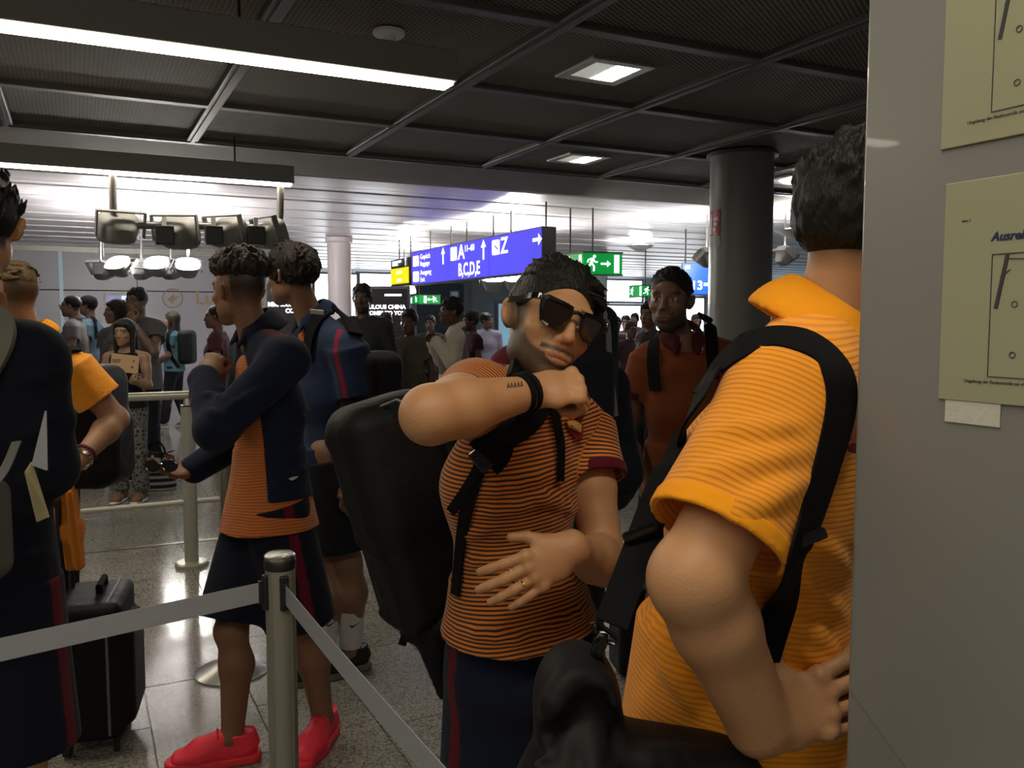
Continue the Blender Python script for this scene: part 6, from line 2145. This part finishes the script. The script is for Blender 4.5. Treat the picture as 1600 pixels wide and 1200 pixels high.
# ------------------------------------------------------------------ trolley and dark-clad traveller behind the sunglasses man
c = atz(985, 1085, 0.0)
tr = empty('trolley_case', (c[0], c[1] + 0.1, 0), 0.2, 'black trolley case with tall handle behind the sunglasses man', 'suitcase')
tb = np.array([c[0], c[1] + 0.1, 0])
S = Sdf(0.008)
S.box((0.10, 0.06, 0.22), (0.14, 0.10, 0.19), None, 0.04, 0.02)
link('case', S.mesh('case', (0, 0, 0)), M_bag, tr)
for y_ in (0.0, 0.14):
    MB().cyl((-0.03, y_ - 0.02, 0.30), (-0.11, y_ + 0.1, 1.08), 0.011, n=10).build('handle_tube', M_black, tr, smooth=True)
    MB().cyl((-0.0, y_, 0.036), (0.03, y_, 0.036), 0.036, n=18).build('wheel', M_black, tr, smooth=True)
MB().cyl((-0.11, 0.06, 1.08), (-0.11, 0.28, 1.08), 0.014, n=10).build('handle_grip', M_black, tr, smooth=True)

G20 = Person('traveller in dark navy clothes almost hidden behind the sunglasses man', (0.13, 2.71), 10, 1.66, h=0.01, skin=SKF, pose=dict(wl=(.2, .2, 1.0), wr=(-.2, .2, 1.0)))
G20.body(head_paint(G20.hd, SKF, (0.012, 0.010, 0.009)))
G20.shirt((0.007, 0.009, 0.016), sleeve=2.0, g=0.02)
G20.bottoms(BLACKC, to=1.9, w_end=0.08)
for sd in 'lr':
    G20.shoe(sd, (0.02, 0.02, 0.02))
S = Sdf(0.008); hair_cap(S, G20.hd, 0.008); G20.part('hair', S, (0, 0, 0), H_BLACK)
bc = at(915, 575, 2.52)
r = empty('backpack', tuple(bc), 0, 'tall dark navy backpack with grey edging right of the sunglasses man\'s face', 'backpack', 'black backpacks')
S = Sdf(0.008)
S.box(bc, (0.092, 0.08, 0.185), np.eye(3), 0.05, 0.02)
S.box(bc + np.array([0.0, -0.07, -0.05]), (0.075, 0.04, 0.10), np.eye(3), 0.03, 0.02)
link('shell', S.mesh('shell', bc, (0.006, 0.007, 0.012)), M_cloth, r)
MB().ribbon([at(942, 482, 2.45), at(950, 515, 2.44), at(952, 560, 2.44), at(957, 610, 2.44), at(962, 650, 2.45)], [np.array([0.5, -1, 0.])] * 5, 0.016, 0.006, 5).build('edging', mat('grey_edging', (0.10, 0.10, 0.11), 0.6), r, off=bc, smooth=True)

# ------------------------------------------------------------------ people of the hall
HC = (0.012, 0.009, 0.008)


def hall_person(px, crown, y, th, label, top, bottom, skin=(0.22, 0.12, 0.075), head_th=None, pose=None, hair='short', hm=None, sleeve=0.5, fem=False, to=1.92, shoes=(0.03, 0.03, 0.03), g=0.02,
                build=1.0, hands=None, collar=None, beard=0.0, h=0.011, w_end=0.075, bot=True, hem=-0.1, pitch=0, head_px=None, group=None):
    c = at(px, crown, y)
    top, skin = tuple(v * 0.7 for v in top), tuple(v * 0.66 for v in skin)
    Pn = Person(label, (c[0], y), th, max(c[2], 1.3), pose=pose, head_th=head_th, h=h, skin=skin, build=build, fem=fem, pitch=pitch, group=group)
    Pn.body(head_paint(Pn.hd, skin, HC, beard=beard), hands=hands)
    Pn.shirt(top, g=g, sleeve=sleeve, collar=collar, hem=hem, loose=0.015)
    Pn.bottoms(bottom, to=to, w_end=w_end)
    for sd in 'lr':
        Pn.shoe(sd, shoes, h=0.009)
    if hair:
        S = Sdf(0.008)
        hair_cap(S, Pn.hd, 0.010 if hair != 'thin' else 0.003, 0.0 if hair != 'thin' else -0.03)
        if hair == 'long':
            S.ecap(Pn.hd.w(0, -0.06, 0.04), Pn.hd.w(0, -0.075, -0.20), .085, .045, .075, .03, Pn.hd.R[:, 0], 0.04)
            for sx in (-1, 1):
                S.cap(Pn.hd.w(sx * 0.072, 0.0, 0.05), Pn.hd.w(sx * 0.075, 0.01, -0.17), .024, .02, k=0.03)
            S.ell(Pn.hd.w(0, 0.11, -0.035), (0.058, 0.10, 0.095), Pn.hd.R, 0.015, True)
            S.ell(Pn.hd.w(0, 0.07, 0.074), (0.058, 0.026, 0.022), Pn.hd.R, 0.02)
        elif hair == 'short':
            tufts(S, Pn.hd, 40, lambda p: p[2] > 0.06, (0.2, 0.3, 0.3), 0.03, 0.012, 0.006, 7, 0.4)
        Pn.part('hair', S, (0, 0, 0), hm or H_BLACK)
    return Pn


def spectacles(Pn):
    hd_ = Pn.hd
    m_ = MB()
    for sx in (-1, 1):
        m_.tube([tuple(hd_.w(sx * 0.032 + 0.022 * math.cos(t), 0.112, 0.016 * math.sin(t)) - Pn.base) for t in [2 * math.pi * q / 14 for q in range(14)]], 0.0028, 6, True)
        m_.tube([tuple(hd_.w(sx * 0.055, 0.108, 0.006) - Pn.base), tuple(hd_.w(sx * 0.08, 0.0, 0.01) - Pn.base)], 0.0025, 6)
    m_.tube([tuple(hd_.w(-0.01, 0.113, 0.003) - Pn.base), tuple(hd_.w(0.01, 0.113, 0.003) - Pn.base)], 0.0025, 6)
    m_.build('spectacles', M_gloss, Pn.root)


GR = 'travellers waiting in the hall'
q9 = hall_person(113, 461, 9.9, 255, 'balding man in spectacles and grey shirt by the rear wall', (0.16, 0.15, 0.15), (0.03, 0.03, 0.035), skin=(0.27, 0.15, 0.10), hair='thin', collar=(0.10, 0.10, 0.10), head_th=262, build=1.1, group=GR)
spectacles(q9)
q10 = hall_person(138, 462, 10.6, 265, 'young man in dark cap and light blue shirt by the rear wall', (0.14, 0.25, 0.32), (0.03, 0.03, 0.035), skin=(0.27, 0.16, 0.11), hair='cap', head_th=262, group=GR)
S = Sdf(0.008)
hd = q10.hd
S.ell(hd.w(0, -0.012, 0.05), np.array((0.088, 0.108, 0.085)), hd.R, 0.01)
S.box(hd.w(0, 0, -0.05), (0.15, 0.2, 0.08), hd.R, 0.01, 0.01, True)
S.ecap(hd.w(0, 0.08, 0.052), hd.w(0, 0.165, 0.045), 0.065, 0.008, 0.055, 0.007, hd.R[:, 0], 0.015)
q10.part('cap', S, (0.015, 0.014, 0.016))
strap_on(q10.shirt_S, [(140, 492), (146, 497), (150, 510), (152, 530)], 0.05, M_strap, q10.root, q10.base, 'bag_strap', 0.01, 0.01)
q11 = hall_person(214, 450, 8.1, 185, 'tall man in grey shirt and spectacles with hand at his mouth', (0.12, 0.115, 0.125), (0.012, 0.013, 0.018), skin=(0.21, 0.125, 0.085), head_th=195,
                  pose=dict(er=(-.25, .06, 1.10), wr=(-.20, .12, .86), el=(.23, .16, 1.20), wl=(.05, .17, 1.46)), hands=dict(l=dict(d=(-0.2, -0.2, 0.9), p=(0.2, 0.9, 0.2), curl=(50, 60, 40))),
                  hair='short', build=1.12, h=0.009, group=GR)
spectacles(q11)
wl, el = q11.J['wl'], q11.J['el']
ax = nrm(wl - el); e1 = nrm(np.cross(ax, (0, 1, 0))); e2 = np.cross(ax, e1)
MB().tube([tuple(wl - ax * 0.02 + (e1 * math.cos(q) + e2 * math.sin(q)) * 0.034 - q11.base) for q in [2 * math.pi * i / 16 for i in range(16)]], 0.008, 8, True).build('watch_band', M_black, q11.root)
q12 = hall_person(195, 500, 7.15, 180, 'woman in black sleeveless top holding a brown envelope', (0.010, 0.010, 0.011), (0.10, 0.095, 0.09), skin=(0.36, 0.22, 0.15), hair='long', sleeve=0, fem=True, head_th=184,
                  pose=dict(el=(.22, .04, 1.15), wl=(.14, .21, 1.20), er=(-.22, .04, 1.15), wr=(-.14, .21, 1.20)), hands=dict(l=dict(d=(0.4, -0.5, 0.3), p=(0.4, 0.6, 0), curl=(30, 40, 30)), r=dict(d=(-0.4, -0.5, 0.3), p=(-0.4, 0.6, 0), curl=(30, 40, 30))),
                  w_end=0.07, hem=-0.02, h=0.009, shoes=(0.16, 0.08, 0.05), group=GR, to=1.88)
pat = mat('patterned_trousers', (0.06, 0.055, 0.055), 0.85)
N, Lk, b = nodes_of(pat)
vo = N.new('ShaderNodeTexVoronoi'); vo.inputs['Scale'].default_value = 32; vo.feature = 'DISTANCE_TO_EDGE'
tc = N.new('ShaderNodeTexCoord'); Lk.new(tc.outputs['Object'], vo.inputs[0])
rr_ = N.new('ShaderNodeValToRGB'); rr_.color_ramp.elements[0].color = (0.16, 0.15, 0.15, 1); rr_.color_ramp.elements[1].color = (0.018, 0.017, 0.018, 1); rr_.color_ramp.elements[1].position = 0.25
Lk.new(vo.outputs['Distance'], rr_.inputs[0]); Lk.new(rr_.outputs[0], b.inputs['Base Color'])
for o in q12.root.children:
    if o.name.startswith('trousers'):
        o.data.materials.clear(); o.data.materials.append(pat)
ev = at(195, 568, 6.93)
r = empty('envelope', tuple(ev), 0.02, 'brown envelope with printed labels held by the woman in black', 'envelope')
MB().box((0, 0, 0), (0.225, 0.006, 0.145), rot=Matrix.Rotation(0.12, 3, 'Y'), bev=0.002).build('envelope_body', mat('manila_paper', (0.40, 0.27, 0.14), 0.7, var=0.06), r)
for x_, z_, w_ in ((-0.065, 0.03, 0.07), (-0.065, 0.015, 0.06), (0.075, 0.02, 0.012), (0.06, -0.03, 0.02)):
    MB().box((x_, -0.004, z_), (w_, 0.002, 0.007 if w_ > 0.03 else 0.014)).build('print', mat('brown_print', (0.10, 0.03, 0.02), 0.6), r)
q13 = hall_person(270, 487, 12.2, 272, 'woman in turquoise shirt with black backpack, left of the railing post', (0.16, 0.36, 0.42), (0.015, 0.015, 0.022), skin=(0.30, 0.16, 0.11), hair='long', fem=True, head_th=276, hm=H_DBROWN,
                  pose=dict(el=(.20, .0, 1.12), wl=(.12, .24, 1.02), er=(-.2, .0, 1.12), wr=(-.12, .24, 1.02), kl=(.08, .08, .5), al=(.08, .16, .085), ar=(-.08, -.16, .085)), hem=-0.08, shoes=(0.3, 0.3, 0.3), group=GR)
bc = q13.J['chest'] - q13.f * 0.2
r = empty('backpack', tuple(bc), 0, 'black backpack of the woman in the turquoise shirt', 'backpack', 'black backpacks')
S = Sdf(0.012); S.box(bc - np.array([0, 0, 0.02]), (0.10, 0.15, 0.24), np.eye(3), 0.07, 0.02)
link('shell', S.mesh('shell', bc), M_bag, r)
strap_on(q13.shirt_S, [(272, 513), (264, 520), (262, 535), (268, 558), (280, 575)], 0.05, M_strap, r, bc, 'shoulder_strap', 0.012, 0.012)
bgp = q13.J['wl'] + np.array([-0.03, 0, -0.22])
r = empty('carrier_bag', tuple(bgp), 0, 'pale lilac carrier bag carried by the woman in turquoise', 'bag')
S = Sdf(0.012); S.box(bgp, (0.11, 0.06, 0.19), np.eye(3), 0.02, 0.02); link('bag_body', S.mesh('bag_body', bgp), mat('lilac_plastic', (0.18, 0.17, 0.26), 0.4, bump=0.4, bscale=20), r)
MB().tube([(-0.06, 0, 0.18), (-0.02, 0, 0.24), (0.04, 0, 0.24), (0.07, 0, 0.18)], 0.008, 6).build('bag_handle', MATS['lilac_plastic'], r)
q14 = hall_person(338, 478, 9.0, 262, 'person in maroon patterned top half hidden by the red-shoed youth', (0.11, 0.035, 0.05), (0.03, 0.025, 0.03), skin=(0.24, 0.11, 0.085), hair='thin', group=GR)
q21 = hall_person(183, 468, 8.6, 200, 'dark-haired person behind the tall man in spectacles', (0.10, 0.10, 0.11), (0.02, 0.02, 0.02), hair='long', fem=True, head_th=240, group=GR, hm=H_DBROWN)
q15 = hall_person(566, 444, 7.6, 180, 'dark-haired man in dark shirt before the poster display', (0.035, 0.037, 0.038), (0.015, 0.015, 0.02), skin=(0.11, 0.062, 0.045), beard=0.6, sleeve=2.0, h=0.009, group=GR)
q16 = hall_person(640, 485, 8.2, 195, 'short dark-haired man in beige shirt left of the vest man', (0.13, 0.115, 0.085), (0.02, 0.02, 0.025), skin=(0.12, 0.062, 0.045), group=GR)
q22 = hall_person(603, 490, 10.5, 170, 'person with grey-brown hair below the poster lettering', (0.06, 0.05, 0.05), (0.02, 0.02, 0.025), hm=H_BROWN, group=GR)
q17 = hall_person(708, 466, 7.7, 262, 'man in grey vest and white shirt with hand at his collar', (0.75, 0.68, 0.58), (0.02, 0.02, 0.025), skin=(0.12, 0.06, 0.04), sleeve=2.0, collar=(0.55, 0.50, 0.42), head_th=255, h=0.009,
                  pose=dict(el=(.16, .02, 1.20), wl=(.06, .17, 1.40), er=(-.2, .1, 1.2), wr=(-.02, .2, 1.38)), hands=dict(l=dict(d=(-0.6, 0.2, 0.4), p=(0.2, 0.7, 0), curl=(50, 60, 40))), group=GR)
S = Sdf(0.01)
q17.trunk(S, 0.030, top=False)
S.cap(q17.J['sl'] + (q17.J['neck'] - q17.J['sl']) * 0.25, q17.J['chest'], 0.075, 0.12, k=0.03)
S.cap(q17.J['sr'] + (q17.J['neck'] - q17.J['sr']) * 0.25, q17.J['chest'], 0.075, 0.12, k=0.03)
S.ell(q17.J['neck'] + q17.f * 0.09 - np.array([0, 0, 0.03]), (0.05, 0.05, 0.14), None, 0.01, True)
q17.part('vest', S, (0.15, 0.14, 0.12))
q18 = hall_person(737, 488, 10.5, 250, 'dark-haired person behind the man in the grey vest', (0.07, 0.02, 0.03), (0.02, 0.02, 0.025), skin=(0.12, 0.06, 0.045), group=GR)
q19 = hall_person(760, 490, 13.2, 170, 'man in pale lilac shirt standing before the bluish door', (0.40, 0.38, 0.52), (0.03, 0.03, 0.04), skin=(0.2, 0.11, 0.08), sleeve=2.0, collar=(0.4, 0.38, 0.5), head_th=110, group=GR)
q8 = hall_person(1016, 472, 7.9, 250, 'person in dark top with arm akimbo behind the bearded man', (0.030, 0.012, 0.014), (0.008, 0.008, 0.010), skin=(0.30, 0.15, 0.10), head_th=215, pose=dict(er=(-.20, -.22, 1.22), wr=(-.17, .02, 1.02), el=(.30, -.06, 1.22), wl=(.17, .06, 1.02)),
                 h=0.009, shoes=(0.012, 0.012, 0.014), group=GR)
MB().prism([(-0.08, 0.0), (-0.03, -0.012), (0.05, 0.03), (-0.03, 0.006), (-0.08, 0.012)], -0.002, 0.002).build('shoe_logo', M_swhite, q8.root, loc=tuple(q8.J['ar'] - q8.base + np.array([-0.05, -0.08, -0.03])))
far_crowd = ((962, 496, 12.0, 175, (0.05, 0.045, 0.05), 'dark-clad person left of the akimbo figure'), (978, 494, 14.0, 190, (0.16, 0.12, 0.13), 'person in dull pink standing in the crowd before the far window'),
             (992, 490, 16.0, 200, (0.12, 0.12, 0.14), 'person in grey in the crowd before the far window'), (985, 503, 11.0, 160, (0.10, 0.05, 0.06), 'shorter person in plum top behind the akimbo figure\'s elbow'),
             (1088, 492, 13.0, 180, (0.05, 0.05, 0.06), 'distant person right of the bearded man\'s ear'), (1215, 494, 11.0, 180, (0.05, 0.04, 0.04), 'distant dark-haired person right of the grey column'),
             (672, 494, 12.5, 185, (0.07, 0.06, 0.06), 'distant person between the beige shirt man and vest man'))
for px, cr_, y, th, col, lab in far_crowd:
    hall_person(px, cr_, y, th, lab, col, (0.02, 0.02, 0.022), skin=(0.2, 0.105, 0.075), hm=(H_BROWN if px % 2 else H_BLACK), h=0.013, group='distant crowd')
# striped bag on the floor
c = atz(236, 768, 0.0)
r = empty('striped_bag', (c[0], c[1] + 0.1, 0), 0.1, 'black and white striped bag standing on the floor by the railing', 'bag')
S = Sdf(0.008)
S.ecap((0, 0, 0.0), (0, 0, 0.30), .185, .10, .165, .07, (1, 0, 0), 0.02, flat=True)
S.ecap((0, 0, 0.12), (0, 0, 0.5), .15, .05, .15, .05, (1, 0, 0), 0.02, flat=True, sub=True)


def bag_paint(V, C):
    m = ((V[:, 2] / 0.055) % 1.0) < 0.45
    C[m, :3] = (0.25, 0.25, 0.24)


link('bag_body', S.mesh('bag_body', (0, 0, 0), (0.012, 0.012, 0.013), bag_paint), M_cloth, r)
for y_ in (-0.06, 0.06):
    MB().tube(catmull([(-0.08, y_, 0.28), (-0.06, y_, 0.38), (0.0, y_, 0.43), (0.06, y_, 0.38), (0.08, y_, 0.28)], 4), 0.009, 8).build('bag_handle', M_strap, r, smooth=True)
S = Sdf(0.01); S.ell((-0.07, 0, 0.30), (0.07, 0.05, 0.06)); S.cap((-0.02, 0, 0.3), (0.06, 0.01, 0.31), .035, .03, k=.03)
link('dark_contents', S.mesh('dark_contents', (0, 0, 0)), M_bag, r)

# lettering becomes plain mesh
bpy.context.view_layer.update()
dg = bpy.context.evaluated_depsgraph_get()
for o in FONTS:
    me = bpy.data.meshes.new_from_object(o.evaluated_get(dg))
    n = bpy.data.objects.new('lettering', me)
    COL.objects.link(n)
    n.parent, n.location, n.rotation_euler, n.scale = o.parent, o.location, o.rotation_euler, o.scale
    bpy.data.objects.remove(o)
